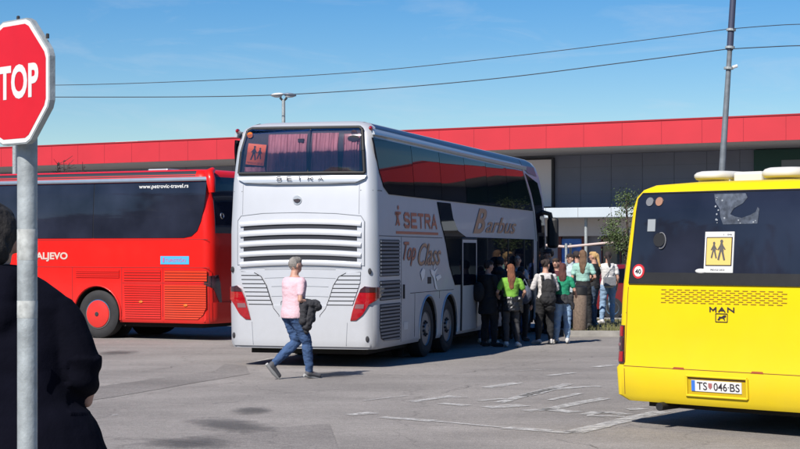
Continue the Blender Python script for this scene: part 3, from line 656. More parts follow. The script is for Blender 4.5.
for pts in ([(.2, 2.13), (4.1, 2.12)], [(1.46, 2.12), (1.46, .36)], [(2.28, 1.15), (2.28, .4)], [(2.0, 1.16), (4.9, 1.16)], [(.2, 2.86), (.42, 2.86)], [(3.9, 1.16), (3.9, 1.02)], [(7.8, 1.2), (7.8, .36)], [(9.4, 1.2), (9.4, .36)], [(6.7, 1.2), (12.2, 1.2)]): line('side_seam', rs, pts, M_seam, setra, .012)
panel('fuel_flap', rs, [(3.1, 1.30), (3.32, 1.30), (3.32, 1.42), (3.1, 1.42)], M_black, setra, off=.008); mk('hatch_handle', MB().tube([rs(1.52, 1.08, .03), rs(1.52, 1.32, .03)], .018, 8), M_black, setra)
panel('sticker', rs, [(1.62, .55), (1.85, .55), (1.85, .68), (1.62, .68)], M_card, setra, off=.008)
for y in (3.17, 4.62, 11.6):
    mb = MB(); P = [rs(y+.59*cos(a), .5+.59*sin(a), .004) for a in [pi*(-.08+1.16*i/20) for i in range(21)]]; mb.tube(P, .018, 6); mk('arch_trim', mb, M_silver, setra, smooth=60)
M_txo = mat('faded_orange_lettering', (.66, .20, .10), .5); M_txb = mat('brown_lettering', (.30, .19, .17), .5); M_txp = mat('salmon_lettering', (.66, .36, .20), .5); M_txw = mat('pale_lettering', (1.2, 1.15, 1.1), .5)
block_text('SETRA', rs, 1.62, 3.72, 2.27, 2.54, .056, M_txo, setra, off=.008, gap=.22)
panel('lettering_underline', rs, [(1.15, 2.17), (3.8, 2.17), (3.8, 2.215), (1.15, 2.215)], M_txo, setra, off=.007)
mb = MB()
for P in ([(1.12, 2.30), (1.2, 2.32), (1.33, 2.50), (1.3, 2.56)], [(1.3, 2.30), (1.38, 2.32), (1.22, 2.54), (1.14, 2.52)], [(1.12, 2.48), (1.45, 2.5), (1.45, 2.54), (1.12, 2.54)], disc(1.3, 2.61, .04, 10)): flat(mb, rs, P, .009)
mk('running_figure_logo', mb, M_txo, setra, fix=False)
text_on('lettering', 'Top', rs, 1.58, 2.35, 1.62, 2.02, M_txb, setra, off=.008, shear=.5, bold=.0); text_on('lettering', 'Top', rs, 1.55, 2.32, 1.64, 2.04, M_txo, setra, off=.012, shear=.5, bold=.0)
text_on('lettering', 'Class', rs, 2.5, 4.0, 1.62, 2.0, M_txb, setra, off=.008, shear=.5, bold=.0); text_on('lettering', 'Class', rs, 2.46, 3.96, 1.64, 2.02, M_txp, setra, off=.012, shear=.5, bold=.0)
mb = MB()
for P in ([(3.25, 1.56), (3.5, 1.52), (3.75, 1.58), (3.55, 1.46), (3.62, 1.3), (3.75, 1.18), (3.6, 1.2), (3.45, 1.40), (3.3, 1.48)], [(3.6, 1.42), (3.9, 1.46), (4.0, 1.4), (3.7, 1.34)], [(2.6, 1.50), (2.75, 1.58), (2.9, 1.55), (2.85, 1.42), (2.7, 1.36)], disc(3.5, 1.585, .03, 10)): flat(mb, rs, P, .013)
mk('dancing_figure_logo', mb, M_txw, setra, fix=False)
text_on('lettering', 'B', rs, 6.45, 7.60, 2.23, 2.73, M_txb, setra, off=.008, shear=.55, bold=.02); text_on('lettering', 'arbus', rs, 7.50, 10.30, 2.25, 2.58, M_txb, setra, off=.008, shear=.55, bold=.005); text_on('lettering', 'B', rs, 6.39, 7.54, 2.23, 2.73, M_txp, setra, off=.012, shear=.55, bold=.02); text_on('lettering', 'arbus', rs, 7.44, 10.24, 2.25, 2.58, M_txp, setra, off=.012, shear=.55, bold=.005)
# front: windscreen, mirrors
panel('windscreen', B.front, [(-1.1, 1.2), (1.1, 1.2), (1.1, 3.3), (1.0, 3.75), (-1.0, 3.75), (-1.1, 3.3)], M_glass, setra, off=.012, thick=.02)
for sg in (1, -1):
    mr = mk('mirror', MB().tube([(sg*1.10, 12.9, 2.74), (sg*1.28, 13.1, 2.78), (sg*1.42, 13.2, 2.74), (sg*1.47, 13.22, 2.5)], [.05, .055, .06, .06], 10), M_black, setra, smooth=60)
    mk('mirror_housing', MB().box(-.13, .13, -.1, .1, -.36, .36, Matrix.Translation((sg*1.49, 13.22, 2.30))), M_black, mr, bevel=.07)
mk('marker_lamp', MB().ell((1.18, 12.75, 3.3), (.05, .1, .06)), M_orange, setra)
mk('roof_hatch', MB().box(-.4, .4, 3, 3.8, 4.01, 4.07), M_whiteS, setra, bevel=.03); mk('roof_hatch', MB().box(-.4, .4, 9, 9.8, 4.01, 4.07), M_whiteS, setra, bevel=.03)

# ------------------------------------------------------------------ red coach, seen from its left side
pos, th = place_bus(212, 35.3, 64.2)
c, s_ = cos(th), sin(th)
red = thing('touring_coach', 'bright red single-deck coach with smoked windows, parked behind the white coach', 'bus', pos+Vector((c, s_, 0))*1.275, th)
RB = Body([(.36, 1.235, .04, .05), (.42, 1.265, .02, .02), (1.2, 1.275, 0, 0), (2.1, 1.275, .0, .05), (2.6, 1.265, .03, .2), (3.1, 1.235, .09, .45), (3.35, 1.21, .12, .6), (3.48, 1.17, .16, .75), (3.56, 1.10, .22, .9), (3.60, .95, .34, 1.1), (3.62, .6, .6, 1.4)], 12.3, bow=.05, fb=.15, rc=.2)
RB.build('body', M_red, red, [(2.9, .52), (9.2, .52)], .60)
for y in (2.9, 9.2):
    for sg in (1, -1): wheel(red, sg*1.24, y, .52, sg, hub=M_red)
mk('underbody', MB().box(-1.0, 1.0, .4, 11.8, .26, .46), M_dark, red)
rl = RB.left
win = [(.16, 3.33), (.17, 3.1), (.20, 2.8), (.27, 2.5), (.36, 2.3), (.5, 2.19), (.7, 2.155), (11.2, 2.155), (11.0, 3.33)]
for side in (rl, RB.right):
    panel('window_seal', side, win, M_black, red, off=.004, thick=.01, nv=10, nu=10)
    for a, b in ((0, 3.0), (3.0, 5.0), (5.0, 7.0), (7.0, 9.0), (9.0, 12)):
        panel('side_window', side, rot90(clip(rot90(win), a+.008, b-.008)), M_glass2, red, off=.014, thick=.02, nv=8, nu=6)
    panel('roof_strip', side, [(.1, 3.345), (11.0, 3.345), (11.0, 3.43), (.1, 3.43)], M_alu, red, off=.05, thick=.07, nv=4, nu=16, bulge=.015)
    panel('roof_edge', side, [(.46, 3.45), (11.0, 3.45), (11.0, 3.617), (.5, 3.617)], mat('black_roof_paint', (.03, .03, .04), .5), red, off=.006, nv=3, nu=16)
mk('roof_corner', MB().tube([(-1.18, .06, 3.1), (-1.19, .08, 3.36), (-1.13, .16, 3.50), (-.9, .22, 3.58)], [.07, .1, .1, .06], 12), M_red, red, smooth=70)
line('body_seam', rl, [(.1, 2.12), (11, 2.12)], M_seamred, red, .012)
text_on('lettering', 'www.petrovic-travel.rs', rl, 1.84, .60, 3.18, 3.29, M_card, red, off=.022, bold=.012)
text_on('lettering', 'VALJEVO', rl, 4.68, 3.67, 1.65, 1.85, mat('pale_pink_lettering', (.72, .55, .48), .5), red, off=.010, bold=.035)
st = panel('sticker', rl, [(.56, 1.60), (1.27, 1.60), (1.27, 1.77), (.56, 1.77)], mat('sky_blue_sticker', (.08, .50, .80), .4), red, off=.010); tag(st, 'blue sticker with pink lettering')
text_on('lettering', 'TURISTIČKI', rl, 1.15, .64, 1.645, 1.735, mat('magenta_lettering', (.6, .12, .4), .5), st, off=.014, bold=.01)
panel('sticker_mark', rl, [(1.17, 1.64), (1.21, 1.64), (1.21, 1.74), (1.17, 1.74)], MAT['magenta_lettering'], st, off=.016)
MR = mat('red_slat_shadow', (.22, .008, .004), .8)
for q, ms in (([(.12, 1.24), (1.17, 1.24), (1.17, 1.47), (.12, 1.47)], M_redorange), ([(1.27, 1.24), (2.2, 1.24), (2.2, 1.47), (1.27, 1.47)], M_red), ([(2.32, 1.30), (3.45, 1.30), (3.45, 1.47), (2.32, 1.47)], M_red)):
    grille('side_grille', rl, q, red, MR, ms, max(4, int((q[2][1]-q[0][1])/.047)), .66, off=.006, rise=.010)
grille('side_grille', rl, [(.36, .44), (1.17, .44), (1.17, 1.17), (.14, 1.17), (.14, .70), (.22, .54)], red, MR, M_redorange, 15, .68, off=.006, rise=.010)
grille('side_grille', rl, [(1.27, .44), (2.17, .44), (2.2, 1.17), (1.27, 1.17)], red, MR, M_red, 15, .68, off=.006, rise=.010)
# hatch outlines
for pts in ([(1.22, 1.53), (1.22, .38)], [(2.26, 1.53), (2.26, .38)], [(.07, 1.53), (.07, .38)], [(.07, 1.53), (6, 1.53)], [(3.55, 1.53), (3.55, .38)], [(1.22, 1.2), (.08, 1.2)], [(2.24, 1.2), (1.24, 1.2)], [(5, 1.53), (5, .38)], [(6.5, 1.53), (6.5, .38)]): line('hatch_seam', rl, pts, M_seamred, red, .012)
for y, z in ((.64, .74), (1.76, .80)): mk('hatch_handle', MB().ell(rl(y, z, .025), (.012, .05, .028)), M_orange, red)
mb = MB(); P = [rl(2.9+.615*cos(a), .52+.615*sin(a), .006) for a in [pi*(-.06+1.12*i/20) for i in range(21)]]; mb.tube(P, .025, 6); mk('arch_trim', mb, M_red, red, smooth=60)
# rear and tail lamp wrapping round the corner
rrr = RB.rear
for sg in (1, -1):
    t = panel('tail_lamp', rrr, [(sg*u, v) for u, v in ((1.268, 1.36), (1.0, 1.38), (.93, 1.2), (.86, .8), (.92, .76), (1.05, .95), (1.15, 1.1), (1.268, 1.15))], M_lampd, red, off=.02, thick=.03)
panel('tail_lamp', rl, [(-.02, 1.36), (.12, 1.35), (.12, 1.17), (-.02, 1.14)], M_lampd, red, off=.012, thick=.02) if False else None
panel('rear_window', rrr, [(-1.08, 2.25), (1.08, 2.25), (1.05, 3.3), (.95, 3.44), (-.95, 3.44), (-1.05, 3.3)], M_glass2, red, off=.012)
em = MB()
P = [rrr(-.82+.055*cos(a), 2.62+.055*sin(a), .02) for a in [2*pi*i/16 for i in range(17)]]; em.tube(P, .014, 6); mk('rear_badge', em, M_chrome, red)
panel('windscreen', RB.front, [(-1.1, 1.1), (1.1, 1.1), (1.1, 3.2), (-1.1, 3.2)], M_glass2, red, off=.012)
panel('bumper', rrr, [(-1.25, .40), (1.25, .40), (1.26, .8), (-1.26, .8)], M_red, red, off=.03, thick=.04, nu=20)
ht = mk('roof_hatch', MB().box(-.75, -.25, 1.45, 1.95, 3.60, 3.645), M_silver, red, bevel=.02)

# ------------------------------------------------------------------ yellow city bus
pos, th = place_bus(612, 18.5, -43)
yb = thing('city_bus', 'yellow city bus seen from the rear with a children sign in its wide back window', 'bus', pos+Vector((cos(th), sin(th), 0))*1.38, th)
YB = Body([(.27, 1.27, .05, .05), (.33, 1.37, .015, .02), (.62, 1.385, 0, 0), (.66, 1.36, .012, 0), (1.36, 1.325, .02, 0), (1.55, 1.315, .03, .05), (2.35, 1.235, .10, .2), (2.47, 1.205, .125, .25), (2.55, 1.14, .16, .3), (2.60, 1.02, .22, .4), (2.63, .6, .4, .6)], 11.5, bow=.03, fb=.1, rc=.10)
YB.build('body', M_yellow, yb, [(3.0, .46), (8.6, .46)], .54)
for y in (3.0, 8.6):
    for sg in (1, -1): wheel(yb, sg*1.33, y, .46, sg)
mk('underbody', MB().box(-1.1, 1.1, .3, 11, .2, .36), M_dark, yb)
yr = YB.rear
yw = panel('rear_window', yr, [(-1.18, 1.56), (1.18, 1.56), (1.165, 1.8), (1.12, 2.44), (1.08, 2.50), (-1.08, 2.50), (-1.12, 2.44), (-1.165, 1.8)], M_glass2, yb, off=.012, nu=20)
panel('window_border', yr, [(-1.19, 1.535), (1.19, 1.535), (1.18, 1.66), (-1.18, 1.66)], M_black, yw, off=.017, thick=.01, nu=20)
line('window_seal', yr, [(-1.185, 1.54), (-1.168, 1.8), (-1.125, 2.45), (-1.08, 2.51), (0, 2.512), (1.08, 2.51), (1.125, 2.45), (1.168, 1.8), (1.185, 1.54)], M_black, yw, .022, .016)
cd_ = panel('children_sign', yr, [(-.225, 1.665), (.125, 1.665), (.125, 2.09), (-.225, 2.09)], M_card, yb, off=.022); tag(cd_, 'white card with a yellow square of two walking children')
panel('border', yr, [(-.205, 1.735), (.11, 1.735), (.11, 2.035), (-.205, 2.035)], M_print, cd_, off=.026)
panel('sheet', yr, [(-.195, 1.745), (.10, 1.745), (.10, 2.025), (-.195, 2.025)], M_sign_ye, cd_, off=.029)
children(yr, -.05, 1.90, .215, mat('grey_brown_print', (.12, .11, .10), .6), cd_, .033, mirror=-1)
text_on('lettering', 'PREVOZ DECE', yr, -.14, .03, 1.685, 1.703, M_print, cd_, off=.026); text_on('lettering', '1 - 046', yr, .0, .10, 2.052, 2.068, M_print, cd_, off=.026)
mk('crumpled_paper', MB().ell(yr(-.26, 1.68, .02), (.07, .012, .025)), M_card, cd_)
sp = panel('speed_sticker', yr, disc(-1.06, 1.67, .078, 24), M_sign_or if False else mat('sticker_red', (.65, .03, .04), .5), yb, off=.022, nv=12)
panel('sticker_centre', yr, disc(-1.06, 1.67, .056, 24), M_card, sp, off=.025, nv=12); text_on('lettering', '40', yr, -1.10, -1.02, 1.645, 1.695, M_print, sp, off=.029, bold=.02)
for u, m in ((-.965, mat('grey_lens', (.22, .22, .23), .3)), (-.84, mat('dull_orange_lens', (.42, .22, .14), .3))): panel('round_lamp', yr, disc(u, 2.42, .047, 18), m, yb, off=.022, nv=8)
panel('note', yr, [(-.97, 2.10), (-.87, 2.10), (-.87, 2.23), (-.97, 2.23)], mat('faded_note', (.35, .38, .40), .6), yb, off=.02)
vn = panel('round_vent', yr, disc(-.81, 2.01, .075, 20), M_black, yb, off=.02, nv=10); mb = MB(); mb.tube([yr(-.78+.06*cos(a), 2.0+.085*sin(a), .026) for a in [pi*(-.6+1.2*i/12) for i in range(13)]], .006, 5); mk('vent_ring', mb, MAT['grey_lens'], vn)
mb = MB(); random.seed(5)
flat(mb, yr, [(-.155, 2.485), (.22, 2.485), (.25, 2.44), (.2, 2.38), (.1, 2.33), (.06, 2.27), (.12, 2.245), (.2, 2.23), (.3, 2.26), (.36, 2.29), (.38, 2.34), (.4, 2.32), (.385, 2.17), (-.02, 2.165), (-.055, 2.24), (-.07, 2.33), (-.13, 2.4)], .016)
mk('peeling_film', mb, mat('grey_film', (.085, .10, .13), .45, var=.5, vscale=18), yb, fix=False)
mb = MB()
for i in range(14):
    u = random.choice([random.uniform(-.12, .0), random.uniform(-.1, .38)]); v = random.uniform(2.18, 2.46) if u < .05 else random.uniform(2.17, 2.27); r = random.uniform(.004, .012); flat(mb, yr, disc(u, v, r, 6), .019)
mk('film_flakes', mb, mat('pale_flake', (.35, .38, .42), .6), yb, fix=False)
mb = MB()
for r in range(7):
    z = 1.478-r*.0225; n = 15
    for i in range(n):
        u0 = -.76+(r % 2)*.05+i*.1; 
        if u0+.062 > .80: continue
        mb.box(-.031, .031, -.003, .003, -.0045, .0045, Matrix.Translation(yr(u0+.03, z, .001)))
mk('vent_slots', mb, mat('slot_shade', (.30, .17, .005), .8), yb)
block_text('MAN', yr, -.150, .150, 1.255, 1.31, .015, M_print, yb, off=.006, gap=.25)
bx = MB()
for a, b in (((-.075, 1.155), (.065, 1.155)), ((.065, 1.155), (.065, 1.24)), ((.065, 1.24), (-.075, 1.24)), ((-.075, 1.24), (-.075, 1.155))): bx.tube([yr(*a, .004), yr(*b, .004)], .005, 4)
lo = mk('lion_badge', bx, M_print, yb); mb = MB(); flat(mb, yr, [(-.055, 1.175), (-.035, 1.2), (-.04, 1.212), (.0, 1.21), (.02, 1.225), (.05, 1.228), (.05, 1.21), (.03, 1.2), (.04, 1.175), (.028, 1.172), (.015, 1.192), (-.015, 1.192), (-.03, 1.172)], .006); mk('lion', mb, M_print, lo, fix=False)
# seams, bumper, plate, lamps
for sg in (1, -1):
    line('lid_seam', yr, [(sg*1.20, 1.50), (sg*1.235, .68)], M_seamyel, yb, .012, .003)
    line('bumper_seam', yr, [(sg*1.235, .62), (sg*1.235, .34)], M_seamyel, yb, .010, .003)
    line('pillar_seam', yr, [(sg*1.315, 1.22), (sg*1.22, 1.22)], M_seam, yb, .014, .003)
    t = panel('tail_lamp', yr, [(sg*u, v) for u, v in ((1.24, .67), (1.355, .67), (1.345, 1.085), (1.235, 1.085))], M_lampd, yb, off=.014, thick=.02)
    for z0, z1, m in ((.69, .80, M_lamp), (.815, .95, M_lampg if False else M_lampd), (.965, 1.075, M_lamp)):
        panel('lens', yr, [(sg*u, v) for u, v in ((1.255, z0), (1.34, z0), (1.335, z1), (1.25, z1))], m, t, off=.024, thick=.012)
    mk('lens_bulb', MB().ell(yr(sg*1.295, .875, .026), (.02, .008, .02)), M_lampg, t)
line('bumper_line', yr, [(-1.37, .645), (1.37, .645)], M_seamyel, yb, .010, .004)
for u in (-.53, .42): panel('bumper_notch', yr, [(u-.075, .642), (u+.075, .642), (u+.06, .662), (u-.06, .662)], mat('notch_shade', (.35, .06, .01), .7), yb, off=.006)
pr = panel('plate_recess', yr, [(-.41, .385), (.30, .385), (.30, .575), (-.41, .575)], mat('recess_yellow', (.62, .42, .004), .5), yb, off=.003)
for a, b in (((-.42, .58), (.31, .58)), ((-.42, .375), (.31, .375)), ((-.42, .58), (-.42, .375)), ((.31, .58), (.31, .375))):
    mk('recess_lip', MB().tube([yr(a[0]+(b[0]-a[0])*i/6, a[1]+(b[1]-a[1])*i/6, .012) for i in range(7)], .014, 8), M_yellow, pr, smooth=60)
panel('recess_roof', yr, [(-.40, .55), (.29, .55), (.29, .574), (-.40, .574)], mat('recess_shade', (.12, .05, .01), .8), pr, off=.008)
pl = panel('number_plate', yr, [(-.36, .425), (.245, .425), (.245, .54), (-.36, .54)], M_card, yb, off=.012)
panel('blue_band', yr, [(-.358, .427), (-.315, .427), (-.315, .538), (-.358, .538)], mat('plate_blue', (.05, .2, .7), .5), pl, off=.015, thick=.004)
text_on('lettering', 'TS', yr, -.29, -.165, .442, .523, M_print, pl, off=.016, bold=.005); text_on('lettering', '046', yr, -.085, .075, .442, .523, M_print, pl, off=.016, bold=.005); text_on('lettering', 'BS', yr, .11, .225, .442, .523, M_print, pl, off=.016, bold=.005)
text_on('lettering', '-', yr, .085, .10, .478, .486, M_print, pl, off=.016)
mb = MB(); flat(mb, yr, [(-.15, .515), (-.105, .515), (-.105, .475), (-.1275, .452), (-.15, .475)], .016); mk('plate_crest', mb, mat('crest_red', (.45, .15, .15), .6), pl, fix=False)
mk('exhaust', MB().tube([(-.75, .5, .24), (-.75, -.02, .235)], .045, 12), M_black, yb, smooth=50)
# roof pods
M_pod = mat('cream_roof_pod', (.74, .72, .66), .5, var=.05)
for u0, u1, h in ((-.95, -.50, .10), (-.10, .42, .115)):
    c0 = (u0+u1)/2; rx = (u1-u0)/2; rg = []
    for zz, k in ((0, .94), (.025, 1), (h*.55, 1), (h*.8, .93), (h*.95, .8), (h, .5)):
        rg.append([Vector((c0+rx*k*math.copysign(abs(cos(a))**.6, cos(a)), 1.3+.5*k*math.copysign(abs(sin(a))**.6, sin(a)), 2.675+zz)) for a in [2*pi*i/28 for i in range(28)]])
    mk('roof_pod', MB().loft(rg), M_pod, yb, smooth=60)
    mk('pod_base', MB().box(c0-rx*.9, c0+rx*.9, 1.0, 1.6, 2.58, 2.68), M_pod, yb)
mk('roof_pod', MB().box(-.48, -.12, 1.0, 3.0, 2.60, 2.755), M_pod, yb, bevel=.03); mk('roof_pod', MB().box(.46, 1.0, 1.0, 3.0, 2.60, 2.755), M_pod, yb, bevel=.03)

# ------------------------------------------------------------------ street furniture
# stop sign on its post
sp_ = thing('stop_sign', 'red octagonal STOP sign on a grey galvanised post in the left foreground', 'sign', (-1.096, 5.0, .25))
post = mk('post', MB().lathe([(.0294, -.2), (.0294, 2.12), (.02, 2.125)], None, 32), M_gal, sp_, smooth=40)
for z, h in ((.90, .16), (1.45, .05), (1.62, .09)): mk('sticker_residue', MB().lathe([(.0296, z), (.0299, z+.001), (.0299, z+h), (.0296, z+h+.001)], None, 32), mat('worn_sticker', (.5, .52, .5), .7, var=.3, vscale=40), post, smooth=40)
fr_ = Matrix.Translation((-.022, -.068, 2.137)) @ Matrix.Rotation(R(-45), 4, 'Z')
def octa(r, k=8):
    out = []
    for i in range(8):
        a = pi/8+pi/4*i; a0, a1 = a-.06, a+.06; rr_ = r/cos(pi/8)*.995
        out += [(rr_*cos(a0)*1.0, rr_*sin(a0)), (rr_*cos(a1), rr_*sin(a1))]
    return out
hR = .178
bk = mk('sign_box', MB().prism(octa(hR), -.0, .019, fr_), M_gal, sp_, bevel=.001)
mk('white_border', MB().prism(octa(hR-.004), -.0015, -.0003, fr_), M_signwhite, sp_)
mk('red_face', MB().prism(octa(hR-.0165), -.0022, -.0016, fr_), M_signred, sp_)
vs, fs_ = text_pts('STOP', 0, 1.02, .035); mb = MB(); mb.add([fr_ @ Vector((-.128+.256*a, -.003, -.05+.10*b)) for a, b in vs], fs_); mk('lettering', mb, M_signwhite, sp_, fix=False)
mb = MB(); mb.box(-.02, .02, .024, .05, -.02, .02, fr_ @ Matrix.Translation((0, 0, -.12))); mb.box(-.02, .02, .024, .05, -.02, .02, fr_ @ Matrix.Translation((0, 0, .04))); mk('bracket', mb, M_gal, sp_)
for x, z in ((-.0, .18), (.152, .115)): mk('bolt', MB().lathe([(.005, 0), (.005, .012), (.003, .014)], fr_ @ Matrix.Translation((x, .012, z)), 8), M_seam, sp_)

# leaning pole and cables
PX, PY = (713-400)/1700*53, 53
lean = Vector(((733-400)/1700*53-PX, 0, 9.7)).normalized()
pole = thing('utility_pole', 'tall tapering grey pole leaning slightly right behind the yellow bus', 'pole', (PX, PY, 0))
mk('shaft', MB().tube([lean*0, lean*5, lean*9.4], [.125, .10, .068], 16), mat('weathered_steel', (.2, .225, .25), .6, .2, .2, 6), pole, smooth=40)
mk('upper_section', MB().tube([lean*8.15, lean*11], [.105, .09], 14), mat('dark_painted_steel', (.05, .06, .11), .5), pole, smooth=40)
for h in (7.55, 8.2, 8.75): mk('clamp', MB().tube([lean*h, lean*(h+.07)], [.15, .15], 14), M_gal, pole)
mk('insulator', MB().tube([lean*7.6+Vector((.1, -.1, 0)), lean*7.6+Vector((.25, -.1, .05))], .05, 8), M_signwhite, pole)
def cable(pts, Y0, Y1, label, r=.013):
    P = []
    for i, (x, y) in enumerate(pts):
        t = i/(len(pts)-1); Y = Y0+(Y1-Y0)*t; P.append(Vector(((x-400)/1700*Y, Y, 1.9-(y-250)/1700*Y)))
    out = []
    for i in range(len(P)-1):                          # smooth Catmull-Rom run through the points
        p0, p1, p2, p3 = P[max(i-1, 0)], P[i], P[i+1], P[min(i+2, len(P)-1)]
        for k in range(8): t = k/8; out.append(.5*((2*p1)+(p2-p0)*t+(2*p0-5*p1+4*p2-p3)*t*t+(3*p1-p0-3*p2+p3)*t**3))
    out.append(P[-1]); o = mk('power_cable', MB().tube(out, r, 6), M_wire, smooth=80); tag(o, label, 'cable', 'cables strung across the sky')
cable([(-120, 84), (60, 85), (240, 79), (370, 71), (500, 57.5), (620, 43), (728, 29)], 62, 53.1, 'upper power cable crossing the sky from the left to the leaning pole')
cable([(-120, 96), (60, 97), (240, 96), (370, 89.5), (500, 78), (620, 63), (727, 49)], 62, 53.1, 'lower power cable crossing the sky from the left to the leaning pole', .016)
cable([(728, 29), (765, 26), (805, 24), (900, 23)], 53, 50, 'upper power cable running right from the top of the leaning pole')
cable([(727, 49), (765, 47), (805, 45.5), (900, 45)], 53, 50, 'lower power cable running right from the clamp on the leaning pole', .016)
# twin lamp behind the coach, slim lamp post at the left
lp = thing('street_lamp', 'twin-headed street lamp rising behind the roof of the white coach', 'street lamp', ((283.5-400)/1700*60, 60, 0))
mk('post', MB().lathe([(.09, 0), (.06, 7.2)], None, 14), M_gal, lp, smooth=40)
mk('bracket', MB().tube([(-.12, 0, 7.28), (0, 0, 7.15), (.12, 0, 7.28)], .045, 8), M_seam, lp)
for sg, m in ((-1, M_signwhite), (1, mat('lamp_head_blue_grey', (.2, .25, .33), .4))):
    mk('lamp_head', MB().ell((sg*.22, 0, 7.38), (.24, .14, .07), Matrix.Rotation(sg*R(6), 3, 'Y')), m, lp, smooth=60)
    mk('lamp_glass', MB().ell((sg*.22, 0, 7.33), (.17, .1, .05)), M_whiteS, lp, smooth=60)
l2 = thing('lamp_post', 'slim grey post behind the red coach, just left of the sign post', 'post', ((15-400)/1700*52, 52, 0))
mk('post', MB().lathe([(.09, 0), (.08, 5.2), (.05, 6.6)], None, 12), M_gal, l2, smooth=40); mk('lamp_head', MB().ell((-.25, 0, 6.6), (.4, .14, .06)), M_gal, l2, smooth=60)

# ------------------------------------------------------------------ kerbed island with bin, tree, shelter, car
ipoly = [((565-400)/1700*37.1, 37.1), (5.4, 37.0), (9.5, 35.6), (14, 34.0), (16, 40), (10, 43.2), (4.4, 44.6), (3.6, 41)]
mb = MB(); n = len(ipoly); cx = sum(p[0] for p in ipoly)/n; cy = sum(p[1] for p in ipoly)/n
inn = [(cx+(x-cx)*.965, cy+(y-cy)*.93) for x, y in ipoly]
mb.v = [(x, y, .003) for x, y in ipoly]+[(x, y, .135) for x, y in ipoly]+[(x, y, .135) for x, y in inn]+[(x, y, .05) for x, y in inn]
for i in range(n):
    j = (i+1) % n; mb.f += [(i, j, n+j, n+i), (n+i, n+j, 2*n+j, 2*n+i), (2*n+i, 2*n+j, 3*n+j, 3*n+i)]
kb = mk('kerb', mb, M_concrete); kb['kind'] = 'structure'
def earth():
    return mat('dry_lawn_soil', (.17, .15, .08), .95, var=.35, vscale=1.6, bump=.6, bscale=30)
sheet('island_soil', inn, .105, earth())
random.seed(12); mb = MB()
from mathutils.geometry import intersect_point_tri_2d
tri = tessellate_polygon([[Vector((x, y, 0)) for x, y in inn]])
cnt = 0
while cnt < 9000:
    x = random.uniform(3.6, 14); y = random.uniform(34.5, 44)
    if not any(intersect_point_tri_2d(Vector((x, y)), *[Vector(inn[i]) for i in t]) for t in tri): continue
    cnt += 1; a = random.random()*pi; h = random.uniform(.03, .11)*(1.3 if noise.noise(Vector((x, y, 0))*1.2) > 0 else .5); w = .012; dx, dy = cos(a)*w, sin(a)*w; lx, ly = random.uniform(-.03, .03), random.uniform(-.03, .03)
    mb.add([(x-dx, y-dy, .104), (x+dx, y+dy, .104), (x+lx, y+ly, .105+h)], [(0, 1, 2)])
tag(mk('grass', mb, mat('dry_grass', (.16, .16, .06), .8, var=.4, vscale=1.5), fix=False), kind='stuff')
bn = thing('litter_bin', 'brown concrete litter bin with a black lid on the kerbed island', 'bin', ((580-400)/1700*37.9, 37.9, .105))
mk('drum', MB().lathe([(.15, 0), (.16, .02), (.16, .78), (.15, .80)], None, 24), mat('pebbled_concrete', (.22, .16, .12), .9, var=.3, vscale=30, bump=.5, bscale=90), bn, smooth=50)
mk('lid', MB().lathe([(.14, .80), (.165, .80), (.17, .86), (.16, .96), (.10, 1.0), (0, 1.01)], None, 24), M_black, bn, smooth=50)
# trees
def tree_mesh(h, r, zc, zr, nleaf, leaf, seed, limbs=9):
    random.seed(seed); tr = MB(); lf = MB(); cl = []
    tr.tube([(0, 0, -.05), (random.uniform(-.05, .05), .02, h*.3), (random.uniform(-.1, .1), 0, h*.62), (0, .05, h*.85)], [h*.022, h*.017, h*.011, h*.003], 9)
    for i in range(limbs):
        a = 2*pi*i/limbs+random.uniform(-.3, .3); z0 = h*random.uniform(.3, .7); e = r*random.uniform(.6, 1.0); z1 = zc+random.uniform(-.7, .8)*zr
        k = max(.3, 1-((z1-zc)/zr)**2*.8); p = Vector((cos(a)*e*k, sin(a)*e*k, z1)); mid = Vector((cos(a)*e*.4, sin(a)*e*.4, (z0+z1)/2-.02*h))
        tr.tube([(0, 0, z0), mid, p], [h*.008, h*.005, h*.0018], 6); cl += [p, mid.lerp(p, .55)]
        for _ in range(2):
            q = p+Vector([random.uniform(-.35, .35)*r for _ in range(3)]); tr.tube([mid.lerp(p, .6), q], [h*.003, h*.001], 4); cl.append(q)
    for i in range(nleaf):
        c = random.choice(cl); s = r*.22; d = Vector([random.gauss(0, 1) for _ in range(3)])*s*.75; p = c+d
        n = Vector([random.gauss(0, 1) for _ in range(3)]).normalized(); a = n.orthogonal().normalized(); b = n.cross(a); L = leaf*random.uniform(.6, 1.3)
        lf.add([p-a*L*.5, p-b*L*.28, p+a*L*.5, p+b*L*.28], [(0, 1, 2, 3)])
    return tr, lf
def tree(name, label, loc, h, r, zc, zr, nl, leaf, seed, lm, group=None, limbs=9):
    t = thing(name, label, 'tree', loc, 0, group); tr, lf = tree_mesh(h, r, zc, zr, nl, leaf, seed, limbs)
    mk('trunk', tr, M_bark, t, smooth=60); mk('crown', lf, lm, t, fix=False); return t
tree('young_tree', 'small thin-leaved young tree beside the yellow bus in front of the market', (5.66, 42.3, .1), 3.3, .66, 2.55, .75, 3800, .058, 3, M_leaf, limbs=12)
tw = thing('bare_bush', 'dark twiggy bush top showing above the red coach roof', 'bush', ((66-400)/1700*54, 54, 0)); random.seed(9); mb = MB(); lf = MB()
